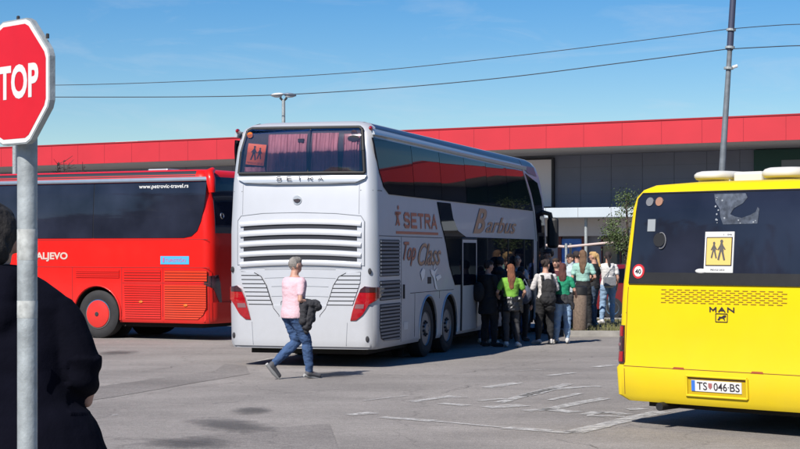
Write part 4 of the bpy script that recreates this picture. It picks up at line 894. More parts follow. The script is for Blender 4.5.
for i in range(26):
    a = random.random()*2*pi; x, y = cos(a)*.25, sin(a)*.25; tip = Vector((cos(a)*random.uniform(.2, 1.05)*1.0, sin(a)*.6, random.uniform(4.0, 4.75))); m_ = Vector((x, y, 3.6)); mb.tube([(x*.2, y*.2, 0), m_, tip], [.03, .018, .008], 5)
    for k in range(4): q = m_.lerp(tip, random.uniform(.3, 1)); mb.tube([q, q+Vector((random.uniform(-.3, .3), random.uniform(-.2, .2), random.uniform(.02, .25)))], [.009, .006], 4); c = q; lf.add([c, c+Vector((.06, 0, .02)), c+Vector((.03, 0, .08))], [(0, 1, 2)])
mk('branches', mb, M_twig, tw); mk('leaves', lf, M_twig, tw, fix=False)
# wooded edge behind the photographer: it is what the bus windows mirror
protos = [tree('broadleaf_tree', 'tall dark broadleaf tree standing along the far left edge of the parking area', (-46, 10, 0), 9.5, 3.6, 6.2, 3.2, 2600, .75, 21, M_leafd, 'trees along the edge of the parking area', 10),
          tree('broadleaf_tree', 'tall dark broadleaf tree standing along the far left edge of the parking area', (-48, 3, 0), 8, 3.9, 5.0, 3.0, 2600, .75, 22, M_leafd, 'trees along the edge of the parking area', 10)]
random.seed(30)
for i in range(26):
    src = protos[i % 2]
    if i < 16: x, y = -46-random.uniform(0, 14), 14-i*4.6
    else: x, y = -40+(i-16)*7.5, -58-random.uniform(0, 10)
    c = src.copy(); C.objects.link(c); c.location = (x, y, 0); c.rotation_euler = (0, 0, random.random()*6); k = random.uniform(.75, 1.2); c.scale = (k*1.15, k*1.15, k)
    for ch in src.children: d = ch.copy(); C.objects.link(d); d.parent = c

# dark red hatchback beyond the island
def hatchback(label, loc, rz):
    t = thing('parked_car', label, 'car', loc, rz)
    W = .86; L0, L1 = -2.0, 2.0
    low = [(L0+.03, .28), (L0, .55), (L0+.05, .82), (-1.85, .93), (-.9, .98), (.0, 1.0), (1.0, .98), (1.88, .9), (1.97, .7), (2.0, .45), (1.95, .27)]
    mb = MB(); mb.prism(low, -W, W, Matrix.Identity(4)); mk('body', mb, M_car, t, bevel=.07)
    top = [(-1.75, .95), (-1.55, 1.38), (-1.2, 1.49), (-.2, 1.52), (.3, 1.46), (1.05, .97)]
    mb = MB(); k = .80; n = len(top); mb.v = [(x, -W*.97+(z-.95)*.25, z) for x, z in top]+[(x, W*.97-(z-.95)*.25, z) for x, z in top]
    mb.f = [tuple(range(n)), tuple(range(2*n-1, n-1, -1))]+[(i, i+n, (i+1) % n+n, (i+1) % n) for i in range(n)]; mk('cabin', mb, M_car, t, bevel=.04)
    for sg in (-1, 1):
        for pts in ([(-1.45, 1.0), (-1.32, 1.36), (-.5, 1.42), (-.5, 1.0)], [(-.42, 1.0), (-.42, 1.42), (.22, 1.40), (.82, 1.0)]):
            mb = MB(); v = [(x, sg*(W*.97-(z-.95)*.25+.006), z) for x, z in pts]; v2 = [(x, y-sg*.03, z) for x, y, z in v]; mb.v = v+v2; mb.f = [(0, 1, 2, 3), (7, 6, 5, 4)]+[(i, i+4, (i+1) % 4+4, (i+1) % 4) for i in range(4)]; mk('side_window', mb, M_glass, t)
        for x in (-1.22, 1.25):
            mm = Matrix.Translation((x, sg*(W-.01), .31)) @ Matrix.Rotation(-sg*pi/2, 4, 'X')
            tw_ = MB().lathe([(.2, -.2), (.3, -.2), (.31, -.15), (.31, -.02), (.29, .01), (.2, .012)], mm, 28); w_ = mk('wheel', tw_, M_tyre, t, smooth=40)
            mb = MB(); mb.lathe([(.2, .0), (.19, .015), (.06, .0), (.05, .02), (0, .02)], mm, 20); mk('rim', mb, M_chrome, w_)
            mk('wheel_arch', MB().lathe([(.36, -.3), (.36, .012), (.0, .012)], mm, 28), M_dark, t) if False else None
        mk('headlight', MB().ell((1.93, sg*.62, .72), (.06, .16, .08)), M_card, t, smooth=60); mk('tail_light', MB().ell((-1.94, sg*.68, .85), (.06, .12, .14)), M_lamp, t, smooth=60)
        mk('door_handle', MB().box(-.55, -.38, sg*W-.01, sg*W+.025, .86, .89), M_car, t); mk('wing_mirror', MB().ell((.62, sg*.98, 1.02), (.08, .11, .07)), M_car, t, smooth=60)
    mb = MB(); mb.v = [(.36, -.62, 1.43), (.36, .62, 1.43), (1.02, .78, 1.0), (1.02, -.78, 1.0)]; mb.v = [(x+.02, y, z+.01) for x, y, z in mb.v]; mb.f = [(0, 1, 2, 3)]; mk('windscreen', mb, M_glass, t)
    mb = MB(); mb.v = [(-1.6, -.6, 1.36), (-1.6, .6, 1.36), (-1.775, .7, 1.0), (-1.775, -.7, 1.0)]; mb.f = [(0, 1, 2, 3)]; mk('rear_screen', mb, M_glass, t)
    return t
hatchback('dark red hatchback parked behind the women on the grass island', (6.9, 47.5, 0), R(8))
# trolley shelter with pale rails
sh = thing('trolley_shelter', 'low trolley shelter with pale sloping roof rails behind the crowd', 'shelter', (5.2, 52.5, 0), R(-12))
for x in (-1.9, 0, 1.9):
    for y in (-.6, .6): mk('post', MB().tube([(x, y, 0), (x, y, 2.1)], .04, 8), M_gal, sh)
mk('roof_rail', MB().tube([(-2.0, -.62, 2.16), (-.05, -.62, 2.0)], .038, 8), mat('pale_pink_rail', (.62, .48, .43), .6), sh); mk('roof_rail', MB().tube([(.05, -.62, 2.0), (2.6, -.62, 2.25)], .038, 8), MAT['pale_pink_rail'], sh)
mk('roof', MB().box(-2, 2, -.6, .6, 2.02, 2.06), mat('smoky_roof_sheet', (.05, .05, .07), .3), sh)
mk('rail', MB().tube([(-1.9, -.6, .9), (1.9, -.6, .9)], .03, 8), M_gal, sh)

# ------------------------------------------------------------------ people
def cap(mb, a, b, ra, rb, n=10):
    """a limb segment with rounded ends"""
    a, b = Vector(a), Vector(b); d = (b-a); L = max(d.length, 1e-4); u = d/L
    P, Q = [], []
    for t in (-.98, -.75, -.4): P.append(a+u*ra*t); Q.append(ra*math.sqrt(1-t*t))
    P += [a, a.lerp(b, .5), b]; Q += [ra, (ra+rb)/2, rb]
    for t in (.4, .75, .98): P.append(b+u*rb*t); Q.append(rb*math.sqrt(1-t*t))
    return mb.tube(P, Q, n)
def body_loft(mb, rows, n=20):                             # rows: (z, cx, cy, rx, ry)
    return mb.loft([[Vector((cx+rx*cos(a), cy+ry*sin(a), z)) for a in [2*pi*i/n for i in range(n)]] for z, cx, cy, rx, ry in rows])
def hand(mb, w, d, h, palm_n, H=1.0):
    """palm, four unequal bent fingers and a thumb; w wrist, d direction of the hand, palm_n out of the palm"""
    d = Vector(d).normalized(); pn = Vector(palm_n); pn = (pn-d*pn.dot(d)).normalized(); s = d.cross(pn).normalized(); w = Vector(w)
    cap(mb, w, w+d*.05*H, .022*H, .026*H); p = w+d*.075*H
    for k, (o, L) in enumerate(((-.03, .062), (-.01, .072), (.010, .068), (.029, .052))):
        a = p+s*o*H; b = a+d*L*.55*H+pn*.010*H; c = b+d*L*.4*H+pn*.028*H
        cap(mb, a-d*.03*H, b, .0105*H, .0095*H, 7); cap(mb, b, c, .0095*H, .008*H, 7)
    t0 = w+d*.03*H-s*.022*H*h; t1 = t0+d*.035*H-s*.028*H*h+pn*.012*H; t2 = t1+d*.028*H+pn*.012*H
    cap(mb, t0, t1, .014*H, .011*H, 7); cap(mb, t1, t2, .011*H, .009*H, 7)
def person(label, X, Y, face, H=1.7, z0=0, vox=.012, pose=None, skin=None, hair='short', hair_col=(.05, .03, .02), top=None, bottom=None, shoe=(.75, .75, .75), sleeve='short',
           f=True, head=(0, 0), wide=1.0, group=None, hem=.50, faceon=False, glasses=False, cap_col=None, lean=0):
    """joints are fractions of the height, +Y is where the chest faces"""
    t = thing('person', label, 'person', (X, Y, z0), R(face), group)
    J = dict(hl=(-.052, 0, .52), hr=(.052, 0, .52), kl=(-.058, .015, .285), kr=(.058, .015, .285), al=(-.06, -.012, .05), ar=(.06, -.012, .05),
             tl=(-.072, .075, .018), tr=(.072, .075, .018), sl=(-.100*wide, -.005, .796), sr=(.100*wide, -.005, .796), el=(-.135*wide, -.02, .635), er=(.135*wide, -.02, .635),
             wl=(-.13*wide, .045, .49), wr=(.13*wide, .045, .49), dl=(0, .2, -1), dr=(0, .2, -1))
    rn = random.Random(label); jt = lambda a: rn.uniform(-a, a)
    bend = rn.choice((-1, 1)); q_ = 'l' if bend < 0 else 'r'; x_ = bend
    J['k'+q_] = (x_*.066, .035, .288); J['a'+q_] = (x_*.085, .02, .05); J['t'+q_] = (x_*.125, .10, .018)
    if rn.random() < .6: J['e'+q_] = (x_*.155*wide, -.03+jt(.02), .65); J['w'+q_] = (x_*.10*wide, .11, .62+jt(.05)); J['d'+q_] = (-x_*.6, .8, .2+jt(.4))
    J.update(pose or {}); V = {k: Vector(v)*(H if k[0] != 'd' else 1) for k, v in J.items()}
    hx, hy = lean*.1*H, lean*.35*H
    def S_(z): return Vector((0, lean*(z-.52)*H if z > .52 else 0, 0))
    for k in ('sl', 'sr', 'el', 'er', 'wl', 'wr'): V[k] = V[k]+S_(J[k][2])
    fw = .92 if f else 1.0
    def torso(e=0, lo=.50, hi=.842, wst=1.0):
        rows = [(.50, .088, .062), (.54, .092*(1.04 if f else .98), .066), (.60, .080*(.95 if f else 1.04), .058), (.66, .078*(.95 if f else 1.08), .057), (.72, .088*fw, .062), (.765, .098*fw, .064), (.795, .097*fw, .058), (.815, .084*fw, .050), (.832, .060, .043), (.846, .042, .036)]
        out = []
        for z, a, b in rows:
            if lo-.001 <= z <= hi+.006: q = S_(z); out.append((z*H, 0, q.y, a*H*wide+e, b*H*wide+e))
        return out
    # body, one skin
    mb = MB(); body_loft(mb, torso(-.012))
    nk = S_(.86); cap(mb, Vector((0, -.008*H, .82*H))+S_(.82), Vector((0, .004*H, .885*H))+S_(.88), .036*H, .032*H, 12)
    yaw, pit = R(head[0]), R(head[1]); hc = Vector((0, .010*H, .932*H))+S_(.93); pv = Vector((0, 0, .87*H))+S_(.87)
    HM = Matrix.Translation(pv) @ Matrix.Rotation(yaw, 4, 'Z') @ Matrix.Rotation(-pit, 4, 'X') @ Matrix.Translation(-pv)
    hm3 = HM.to_3x3()
    mb.ell(HM @ hc, (.043*H, .054*H, .058*H), hm3); mb.ell(HM @ (hc+Vector((0, .010*H, -.032*H))), (.033*H, .038*H, .036*H), hm3)
    cap(mb, HM @ (hc+Vector((0, .048*H, .006*H))), HM @ (hc+Vector((0, .056*H, -.012*H))), .005*H, .008*H, 8)
    for sg in (-1, 1): mb.ell(HM @ (hc+Vector((sg*.044*H, -.002*H, -.006*H))), (.008*H, .013*H, .019*H), hm3)
    for q in 'lr':
        sg = -1 if q == 'l' else 1
        cap(mb, V['s'+q], V['e'+q], .024*H*wide, .020*H); cap(mb, V['e'+q], V['w'+q], .020*H, .0135*H)
        dd = Vector(J['d'+q]); hand(mb, V['w'+q], dd, sg, Vector((-sg, .3, 0)), H/1.75)
        cap(mb, V['h'+q], V['k'+q], .040*H, .025*H, 12); cap(mb, V['k'+q], V['k'+q].lerp(V['a'+q], .35)+Vector((0, -.006*H, 0)), .025*H, .026*H, 12); cap(mb, V['k'+q].lerp(V['a'+q], .35)+Vector((0, -.006*H, 0)), V['a'+q], .026*H, .016*H, 12)
        cap(mb, V['a'+q], V['t'+q], .022*H, .016*H)
    link('body', remesh(mb, vox*.75, 2), skin or M_skin, t, smooth=80)
    if faceon:
        for sg in (-1, 1): mk('eye', MB().ell(HM @ (hc+Vector((sg*.018*H, .050*H, .010*H))), (.006*H, .004*H, .004*H)), M_print, t); mk('eyebrow', MB().tube([HM @ (hc+Vector((sg*.008*H, .055*H, .020*H))), HM @ (hc+Vector((sg*.028*H, .047*H, .021*H)))], .003*H, 5), cloth('hair_%02d' % int(hair_col[0]*100), hair_col), t)
        mk('mouth', MB().tube([HM @ (hc+Vector((x*H, (.050-abs(x)*.3)*H, -.033*H))) for x in (-.014, 0, .014)], .0035*H, 5), mat('lips', (.35, .12, .1), .5), t)
    if glasses:
        g = MB()
        for sg in (-1, 1): g.tube([HM @ (hc+Vector((sg*.019*H+.013*H*cos(a), .060*H, .010*H+.009*H*sin(a)))) for a in [2*pi*i/12 for i in range(13)]], .002*H, 5)
        g.tube([HM @ (hc+Vector((-.006*H, .061*H, .012*H))), HM @ (hc+Vector((.006*H, .061*H, .012*H)))], .002*H, 5); mk('glasses', g, M_print, t)
    # trousers
    e = .012
    mb = MB(); body_loft(mb, [(z, x, y, a*1.0, b*1.0) for z, x, y, a, b in torso(e, .50, .60)])
    lw = 1.0 if not bottom else bottom.get('loose', 1.0); sh_ = bottom.get('short', 0) if bottom else 0
    for q in 'lr':
        kn = V['k'+q]; an = V['a'+q]; ca = kn.lerp(an, .4)+Vector((0, -.006*H, 0))
        cap(mb, V['h'+q]+Vector((0, 0, -.005)), kn, .054*H*lw+e*.6, .036*H*lw+e*.6, 12); end = kn.lerp(an, .92-.3*sh_)
        cap(mb, kn, ca, .036*H*lw+e*.6, .034*H*lw+e*.5, 12); cap(mb, ca, end, .034*H*lw+e*.5, .024*H*lw+e*.5, 12)
    link('trousers', remesh(mb, vox, 2,   .019 if vox > .009 else .022, 8, X, (1, 1, 1.8)), bottom['mat'], t, smooth=80)
    # top
    mb = MB(); body_loft(mb, [(z, x, y, a, b) for z, x, y, a, b in torso(top.get('e', .020), hem, .838)])
    if hem < .5: q = torso(top.get('e', .02)+.012, .5, .5)[0]; body_loft(mb, [(hem*H, 0, 0, q[3]*1.06, q[4]*1.1), (.5*H, 0, 0, q[3], q[4]), (.56*H, 0, 0, q[3], q[4])])
    for q in 'lr':
        s0, e0, w0 = V['s'+q], V['e'+q], V['w'+q]; k = top.get('k', 1.0)
        if sleeve == 'short': cap(mb, s0, s0.lerp(e0, .62), .028*H*wide*k+.006, .031*H*k, 12)
        elif sleeve == 'long': cap(mb, s0, e0, .029*H*wide*k+.006, .027*H*k, 12); cap(mb, e0, e0.lerp(w0, .93), .028*H*k, .021*H*k, 12)
        else: cap(mb, s0, s0.lerp(e0, .2), .028*H+.004, .029*H, 12)
    if top.get('collar'): cap(mb, Vector((0, -.01*H, .83*H))+S_(.83), Vector((0, -.006*H, .862*H))+S_(.86), .046*H, .042*H, 14)
    if top.get('hood'): mb.ell(Vector((0, -.055*H, .835*H))+S_(.83), (.075*H, .045*H, .04*H))
    link('shirt' if sleeve != 'long' else 'jacket', remesh(mb, vox, 2, top.get('fold', .020), 8, Y, (1, 1, 1.6)), top['mat'], t, smooth=80)
    # shoes
    ms = cloth('shoe_%02d%02d' % (int(shoe[0]*99), int(shoe[2]*99)), shoe)
    for q in 'lr':
        a, b = V['a'+q], V['t'+q]; d = (b-a).normalized(); mb = MB(); cap(mb, a-d*.02*H+Vector((0, 0, -.014*H)), b, .026*H, .021*H, 12); cap(mb, a, a+Vector((0, 0, .012*H)), .026*H, .025*H, 12)
        o = link('shoe', remesh(mb, vox*.8, 1), ms, t, smooth=80)
        mb = MB(); nr = Vector((0, 0, -1)); nr = (nr-d*nr.dot(d)).normalized(); mb.tube([a-d*.045*H+nr*.036*H, a.lerp(b, .5)+nr*.026*H, b+d*.018*H+nr*.014*H], [.014*H, .018*H, .012*H], 10)
        o2 = mk('sole', mb, mat('grey_sole', (.45, .45, .44), .7) if shoe[0] > .05 else M_black, o, smooth=60)
    # hair
    mh = cloth('hair_%02d' % int(hair_col[0]*100), hair_col, .25); mb = MB()
    if hair != 'bald':
        mb.ell(HM @ (hc+Vector((0, -.010*H, .012*H))), (.0455*H, .050*H, .054*H), hm3); mb.ell(HM @ (hc+Vector((0, .012*H, .036*H))), (.041*H, .043*H, .030*H), hm3)
        if hair in ('long', 'verylong'):
            L = .715 if hair == 'verylong' else .775
            rows = [(hc+Vector((0, -.02*H, .02*H)), .042, .038), (hc+Vector((0, -.030*H, -.03*H)), .046, .034), (Vector((0, -.045*H, .85*H))+S_(.85), .046, .026), (Vector((0, -.062*H, .80*H))+S_(.8), .044, .019), (Vector((0, -.068*H, L*H))+S_(L), .028, .012), (Vector((0, -.068*H, (L-.02)*H))+S_(L), .012, .007)]
            rg = []
            for i, (c, a, b) in enumerate(rows):
                c2 = HM @ c if i < 2 else c; rg.append([c2+Vector((a*H*cos(w), b*H*sin(w), 0)) for w in [2*pi*k/16 for k in range(16)]])
            mb.loft(rg)
        if hair == 'bun': mb.ell(HM @ (hc+Vector((0, -.06*H, .03*H))), (.026*H, .024*H, .026*H), hm3)
        if hair == 'tail': cap(mb, HM @ (hc+Vector((0, -.055*H, .02*H))), Vector((0, -.085*H, .80*H))+S_(.8), .022*H, .012*H)
        me = remesh(mb, vox*.7, 1, .014, 34, X, (1, 1, .22)); link('hair', me, mh, t, smooth=80)
    if cap_col:
        mb = MB(); mb.ell(HM @ (hc+Vector((0, -.002*H, .030*H))), (.052*H, .060*H, .040*H), hm3); mb.ell(HM @ (hc+Vector((0, .065*H, .028*H))), (.036*H, .038*H, .006*H), hm3); link('cap', remesh(mb, vox*.6, 1), cloth('cap_cloth', cap_col), t, smooth=80)
    t['H'] = H; del t['H']
    return t
def at(px, Y): return (px-400)/1700*Y
def worn(name, label, cat, mb, m, loc, rz, vox=.012, fold=.01, z0=0, extra=None):
    me = remesh(mb, vox, 2, fold, 12, loc[0]); o = link(name, me, m, None, smooth=80, loc=(loc[0], loc[1], z0), rot=(0, 0, R(rz))); tag(o, label, cat); return o

denim = cloth('blue_denim', (.045, .10, .23), .2); ldenim = cloth('light_denim', (.28, .42, .60), .12); blackc = cloth('black_cloth', (.012, .012, .014)); greyleg = cloth('charcoal_leggings', (.055, .055, .06))
# man walking past the back of the white coach
WX, WY = at(293, 25.04), 25.04
wf = -52
person('man in a pink t-shirt and blue jeans walking past the back of the white coach', WX, WY, wf, 1.80, vox=.009, f=False, hair='short', hair_col=(.26, .24, .22), head=(-12, -4), lean=.05, wide=1.10,
       top=dict(mat=cloth('pale_pink_cotton', (.84, .56, .62), .03), e=.034, fold=.009), bottom=dict(mat=denim, loose=1.05), shoe=(.10, .10, .11),
       pose=dict(hl=(-.05, .0, .52), kl=(-.045, .065, .30), al=(-.045, -.172, .115), tl=(-.045, -.110, .030), hr=(.05, 0, .52), kr=(.055, .10, .295), ar=(.055, .128, .05), tr=(.06, .215, .02),
                 er=(.135, -.03, .65), wr=(.125, .10, .615), dr=(-.2, 1, -.25), el=(-.135, .03, .64), wl=(-.12, .14, .56), dl=(.1, 1, -.4)))
mb = MB(); H = 1.8
cap(mb, (.20, .06, 1.11), (.24, .23, 1.08), .075, .085, 14); cap(mb, (.22, .15, 1.08), (.20, .10, .78), .085, .075, 12); cap(mb, (.17, .22, 1.05), (.19, .19, .88), .07, .05, 12); cap(mb, (.22, .05, 1.08), (.21, .02, .86), .06, .05, 12); cap(mb, (.21, .12, .82), (.20, .10, .70), .05, .03, 10)
worn('carried_jacket', 'dark grey jacket slung over the right forearm of the man in pink', 'jacket', mb, cloth('dark_grey_jacket', (.035, .035, .042)), (WX, WY), wf, .009, .03)
# the woman in lime green in front of the coach door, with her jacket tied round the waist
GX, GY = at(511, 33.2), 33.2
def tied(name, label, X, Y, rz, H, m, z0=0, lo=.44, vox=.012, sleeves=True):
    mb = MB(); body_loft(mb, [(lo*H, 0, -.02, .115*H, .085*H), (.50*H, 0, -.012, .110*H, .082*H), (.57*H, 0, -.005, .102*H, .078*H), (.61*H, 0, 0, .092*H, .070*H)])
    cap(mb, (-.09*H, .05*H, .60*H), (-.12*H, .06*H, .45*H), .03*H, .022*H); cap(mb, (.10*H, -.03*H, .58*H), (.125*H, -.02*H, .44*H), .032*H, .022*H); cap(mb, (.10*H, .04*H, .60*H), (-.09*H, .07*H, .60*H), .025*H, .025*H)
    return worn(name, label, 'jacket', mb, m, (X, Y), rz, vox, .03, z0)
person('woman in a lime green t-shirt with long auburn hair standing by the coach door', GX, GY, 4, 1.63, hair='verylong', hair_col=(.21, .075, .035), top=dict(mat=cloth('lime_green_cotton', (.20, .46, .05))), bottom=dict(mat=greyleg, loose=.86), shoe=(.75, .75, .74), hem=.56,
       pose=dict(el=(-.165, -.01, .66), wl=(-.15, .10, .60), dl=(.4, 1, 0), er=(.165, -.01, .66), wr=(.15, .10, .59), dr=(-.4, 1, 0), kl=(-.055, .01, .285), al=(-.055, .0, .05), tl=(-.06, .085, .018)))
tied('tied_jacket', 'black leather jacket tied round the waist of the woman in lime green', GX, GY, 4, 1.63, mat('black_leather', (.014, .014, .016), .38, bump=.3, bscale=30))
# dark figure beside her
person('person in a long black coat standing just left of the woman in lime green', at(488, 33.4), 33.4, -50, 1.70, hair='short', hair_col=(.03, .02, .02), top=dict(mat=blackc, e=.04, k=1.2), sleeve='long', hem=.38, bottom=dict(mat=blackc, loose=1.1), shoe=(.02, .02, .02), head=(-20, 0), faceon=True,
       pose=dict(er=(.14, .03, .66), wr=(.10, .13, .62), dr=(-.5, .6, .3)))
bp_ = MB(); bp_.ell((-.02, -.24, 1.08), (.15, .10, .2))
worn('shoulder_bag', 'black bag carried low on the back of the person in the long black coat', 'bag', bp_, blackc, (at(488, 33.4), 33.4), -50)
# people crowded at the door
person('person in a mint white shirt with dark hair crowding at the coach door', at(485, 34.45), 34.45, -30, 1.66, hair='long', hair_col=(.03, .02, .02), top=dict(mat=cloth('mint_white_cotton', (.50, .62, .60))), bottom=dict(mat=denim), head=(-25, 0))
person('person in a black hooded jacket reaching up at the coach door', at(500, 35.2), 35.2, -20, 1.76, f=False, hair='short', hair_col=(.03, .025, .02), top=dict(mat=cloth('navy_black_cloth', (.018, .018, .025)), e=.035, k=1.15, hood=1), sleeve='long', bottom=dict(mat=blackc), shoe=(.02, .02, .02), head=(30, 0), cap_col=(.03, .03, .04),
       pose=dict(er=(.21, .10, .80), wr=(.24, .17, .74), dr=(.3, 1, 0), el=(-.17, .06, .68), wl=(-.1, .15, .72), dl=(.5, .5, .5)))
person('bald man in a light grey shirt behind the woman in lime green', at(517, 36.8), 36.8, 150, 1.80, f=False, hair='bald', top=dict(mat=cloth('light_grey_cotton', (.42, .44, .50))), bottom=dict(mat=denim), shoe=(.05, .05, .05), head=(40, 0), faceon=True)
person('dark-haired person in a black top deep in the crowd by the coach', at(507, 36.2), 36.2, 10, 1.62, hair='long', hair_col=(.03, .02, .02), top=dict(mat=blackc), bottom=dict(mat=blackc), shoe=(.05, .05, .05))
person('dark-clothed person half hidden behind the woman in lime green, right of her', at(521, 35.4), 35.4, -30, 1.56, hair='short', hair_col=(.02, .015, .015), top=dict(mat=blackc, e=.03), sleeve='long', bottom=dict(mat=blackc), shoe=(.03, .03, .03))
mb = MB(); mb.ell((0, 0, .98), (.15, .09, .19)); cap(mb, (-.1, 0, 1.1), (0, .02, 1.3), .012, .012); cap(mb, (.1, 0, 1.1), (0, .02, 1.3), .012, .012)
worn('backpack', 'grey-blue backpack in the shade right of the woman in lime green', 'bag', mb, cloth('slate_blue_nylon', (.12, .14, .20)), (at(525, 34.9), 34.9), 20)
# woman in white with the black backpack
HX, HY = at(545.5, 34.2), 34.2
person('woman in a white top and black trousers wearing a black backpack', HX, HY, 12, 1.72, hair='bun', hair_col=(.04, .025, .02), top=dict(mat=cloth('off_white_cotton', (.66, .63, .62))), sleeve='long', bottom=dict(mat=blackc, loose=1.1), shoe=(.65, .6, .58), head=(-55, 0), faceon=True,
       pose=dict(el=(-.15, .02, .66), wl=(-.11, .12, .67), dl=(.3, .6, .5), er=(.15, .03, .65), wr=(.10, .14, .70), dr=(-.2, .5, .7)))
mb = MB(); mb.ell((0, -.22, 1.10), (.15, .10, .22)); mb.ell((-.03, -.27, .92), (.17, .12, .14)); mb.ell((.02, -.24, .76), (.11, .09, .10))
for sg in (-1, 1): cap(mb, (sg*.10, -.12, 1.38), (sg*.11, -.17, 1.1), .02, .02); cap(mb, (sg*.10, -.12, 1.38), (sg*.11, .10, 1.36), .02, .02)
worn('backpack', 'black backpack on the back of the woman in the white top', 'bag', mb, cloth('black_nylon', (.016, .016, .018)), (HX, HY), 12, fold=.03)
# woman in emerald green with light jeans
IX, IY = at(562.5, 34.5), 34.5
person('woman in an emerald green t-shirt and light blue jeans, reddish dark hair', IX, IY, -6, 1.64, hair='long', hair_col=(.10, .03, .025), top=dict(mat=cloth('emerald_cotton', (.01, .30, .15))), bottom=dict(mat=ldenim, loose=1.12, short=.35), shoe=(.75, .73, .72), hem=.56,
       pose=dict(el=(-.15, -.02, .65), wl=(-.14, .07, .56), dl=(.2, 1, -.3), er=(.15, -.01, .66), wr=(.17, .08, .585), dr=(.1, 1, 0), al=(-.075, .02, .05), tl=(-.12, .085, .018), kl=(-.065, .02, .285)))
tied('tied_jacket', 'dark grey jacket tied round the waist of the woman in emerald green', IX, IY, -6, 1.64, cloth('grey_black_nylon', (.03, .03, .034)), lo=.50)
# man with glasses, women on the island
person('man with dark hair and glasses in a pale blue-white shirt facing the camera', at(571, 39.2), 39.2, 165, 1.80, z0=.02, f=False, hair='short', hair_col=(.03, .025, .02), top=dict(mat=cloth('pale_blue_cotton', (.52, .62, .68)), collar=1), sleeve='long', bottom=dict(mat=denim), shoe=(.05, .05, .05), head=(-38, 0), faceon=True, glasses=True)
person('woman in a mint green t-shirt with long brown hair beside the litter bin', at(583, 39.0), 39.0, -10, 1.80, z0=.105, hair='verylong', hair_col=(.16, .09, .05), top=dict(mat=cloth('mint_cotton', (.36, .62, .54))), bottom=dict(mat=blackc), shoe=(.05, .05, .05), hem=.58, head=(15, 0))
person('blonde woman in a black t-shirt and dark jeans on the island', at(594, 40.2), 40.2, 62, 1.76, z0=.105, hair='tail', hair_col=(.52, .33, .14), top=dict(mat=blackc), bottom=dict(mat=cloth('dark_denim', (.05, .08, .13)), loose=.95), shoe=(.10, .10, .10), head=(10, 0),
       pose=dict(el=(-.13, .0, .65), wl=(-.12, .12, .58), dl=(.2, 1, .2)))
MX, MY = at(608, 41.2), 41.2
person('woman in a white t-shirt and light jeans beside the yellow bus', MX, MY, 6, 1.76, z0=.105, hair='tail', hair_col=(.03, .02, .02), top=dict(mat=cloth('white_cotton', (.74, .72, .70)), e=.026), bottom=dict(mat=ldenim, loose=1.05), shoe=(.75, .72, .7), head=(-20, 0),
       pose=dict(el=(-.16, .03, .68), wl=(-.17, .09, .585), dl=(-.2, .6, -.3), kr=(.06, .03, .285), ar=(.07, .03, .05), tr=(.1, .11, .018)))
mb = MB(); mb.box(-.15, .15, -.24, -.14, .93, 1.14); cap(mb, (-.15, -.19, 1.12), (.12, -.11, 1.42), .012, .012); cap(mb, (.14, -.19, 1.12), (.15, .1, 1.3), .012, .012)
worn('shoulder_bag', 'small grey shoulder bag on the back of the woman in the white t-shirt', 'bag', mb, cloth('stone_grey_canvas', (.22, .23, .25)), (MX, MY), 6, z0=.105)
person('tall person in a red cap and dark top behind the woman wearing the backpack', at(549.5, 38.6), 38.6, 100, 1.93, f=False, hair='short', hair_col=(.04, .03, .02), top=dict(mat=cloth('navy_cloth', (.03, .035, .06))), bottom=dict(mat=blackc), shoe=(.03, .03, .03), cap_col=(.62, .10, .10), faceon=True)
person('person in a dark red top with dark hair behind the woman in emerald green', at(556, 38.3), 38.3, 160, 1.72, hair='long', hair_col=(.05, .03, .02), top=dict(mat=cloth('wine_cloth', (.10, .02, .03))), bottom=dict(mat=blackc), shoe=(.03, .03, .03), faceon=True)
person('person in a white top half hidden by the mirror side of the coach front', at(539, 39.5), 39.5, 120, 1.80, hair='short', hair_col=(.05, .03, .02), top=dict(mat=MAT['white_cotton']), bottom=dict(mat=denim), shoe=(.03, .03, .03), faceon=True)
person('person with dark hair and a blue top deep behind the litter bin', at(577, 41.0), 41.0, 30, 1.78, z0=.1, hair='short', hair_col=(.03, .02, .02), top=dict(mat=cloth('cobalt_cloth', (.04, .10, .32))), bottom=dict(mat=denim), shoe=(.05, .05, .05))
person('person with brown hair in a grey top behind the bald man', at(527, 39.5), 39.5, -120, 1.74, hair='long', hair_col=(.10, .05, .03), top=dict(mat=cloth('mid_grey_cloth', (.16, .16, .18))), bottom=dict(mat=blackc), shoe=(.05, .05, .05), faceon=True)
# ------------------------------------------------------------------ dark figure in the left foreground, back to the camera
FX, FY = -1.335, 5.55; FH = 1.80
t = thing('person', 'person in a thick dark navy jacket, back turned, behind the stop sign post', 'person', (FX, FY, .25), R(4))
mb = MB()
body_loft(mb, [(.90, 0, 0, .16, .11), (1.1, 0, 0, .16, .11), (1.3, 0, 0, .18, .12), (1.44, 0, 0, .17, .10), (1.5, 0, 0, .08, .07)])
cap(mb, (0, -.01, 1.46), (0, .01, 1.60), .062, .058, 14); mb.ell((0, .02, 1.685), (.076, .095, .105)); mb.ell((0, .045, 1.625), (.06, .07, .06)); mb.ell((0, .115, 1.675), (.013, .022, .025))
for sg in (-1, 1):
    mb.ell((sg*.078, .01, 1.67), (.014, .022, .034)); cap(mb, (sg*.19, 0, 1.42), (sg*.28, -.0, 1.22), .05, .042); cap(mb, (sg*.28, .0, 1.22), (sg*.15, .17, 1.17), .034, .026)
    hand(mb, (sg*.14, .18, 1.16), (-sg*.5, .8, -.4), sg, (-sg, -.3, 0)); cap(mb, (sg*.09, 0, .92), (sg*.10, .01, .5), .09, .06); cap(mb, (sg*.10, .01, .5), (sg*.10, -.01, .08), .06, .04); cap(mb, (sg*.10, -.01, .06), (sg*.12, .14, .03), .04, .03)
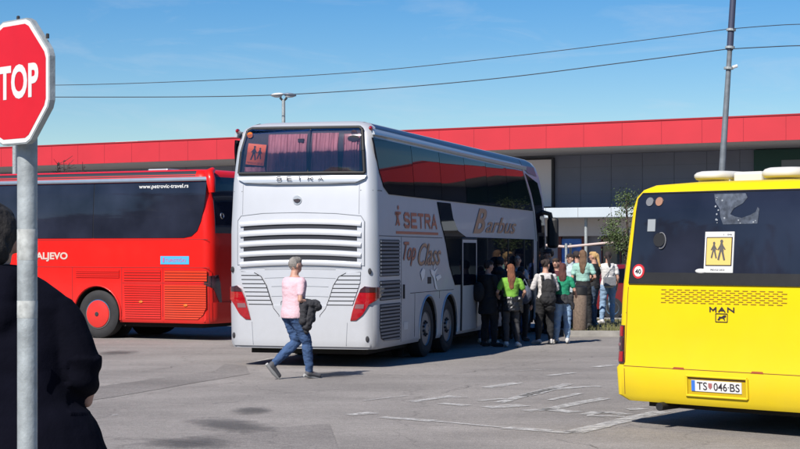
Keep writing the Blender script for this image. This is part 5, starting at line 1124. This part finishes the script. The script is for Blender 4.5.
link('body', remesh(mb, .008, 3), M_skin, t, smooth=80)
M_jk = mat('dark_navy_jacket', (.0035, .0038, .010), .9, var=.2, vscale=6, bump=.1, bscale=60, spec=.08)
mb = MB()
body_loft(mb, [(.72, 0, 0, .44, .25), (.90, 0, 0, .41, .24), (1.02, 0, 0, .372, .22), (1.09, 0, 0, .345, .205), (1.16, 0, 0, .295, .195), (1.23, 0, -.005, .265, .185), (1.32, 0, -.01, .262, .175), (1.41, 0, -.01, .262, .16), (1.465, 0, -.01, .26, .145), (1.51, 0, -.005, .235, .125), (1.55, 0, 0, .18, .11), (1.585, 0, 0, .12, .10), (1.605, 0, 0, .09, .09)], 32)
for sg in (-1, 1):
    cap(mb, (sg*.205, -.005, 1.42), (sg*.285, -.02, 1.26), .092, .078, 16); cap(mb, (sg*.285, -.02, 1.26), (sg*.282, .03, 1.20), .076, .060, 16)
cap(mb, (-.06, -.075, 1.545), (.06, -.075, 1.545), .055, .055, 14); cap(mb, (-.05, -.11, 1.50), (.05, -.11, 1.50), .06, .06, 14); mb.ell((0, -.13, 1.43), (.12, .06, .10))
me = remesh(mb, .008, 4, 0)
for v, n in [(v, v.normal.copy()) for v in me.vertices]:
    q = v.co; a = noise.fractal(Vector((q.x*3.5, q.y*3.5, q.z*5.5)), 1.0, 2, 3)*.011+(.007*sin(q.z*60+3*q.x*5) if abs(q.x) > .26 and 1.12 < q.z < 1.3 else 0); v.co += n*a
link('jacket', me, M_jk, t, smooth=80)
for sg in (1,): mb = MB(); cap(mb, (.315, .02, 1.20), (.305, .03, 1.150), .022, .02, 12); link('wrist', remesh(mb, .006, 1), M_skin, t, smooth=80)
mb = MB(); mb.ell((0, -.005, 1.71), (.086, .098, .098)); mb.ell((0, .03, 1.745), (.07, .075, .06)); mb.ell((0, -.055, 1.65), (.068, .045, .06))
link('hair', remesh(mb, .006, 2, .010, 30, 1, (1, 1, .5)), cloth('near_black_hair', (.012, .010, .010), .3), t, smooth=80)
mb = MB()
for sg in (-1, 1): cap(mb, (sg*.10, 0, .80), (sg*.11, .01, .48), .12, .085, 14); cap(mb, (sg*.11, .01, .48), (sg*.11, -.01, .10), .085, .06, 14)
link('trousers', remesh(mb, .012, 2, .02, 8), blackc, t, smooth=80)
for sg in (-1, 1): mb = MB(); cap(mb, (sg*.11, -.05, .05), (sg*.12, .16, .04), .05, .042, 14); link('shoe', remesh(mb, .01, 1), M_black, t, smooth=80)
mk('zip_pull', MB().tube([(.148, -.205, 1.37), (.150, -.207, 1.30), (.152, -.207, 1.28)], [.004, .005, .004], 6), mat('blue_tag', (.02, .06, .5), .5), t)
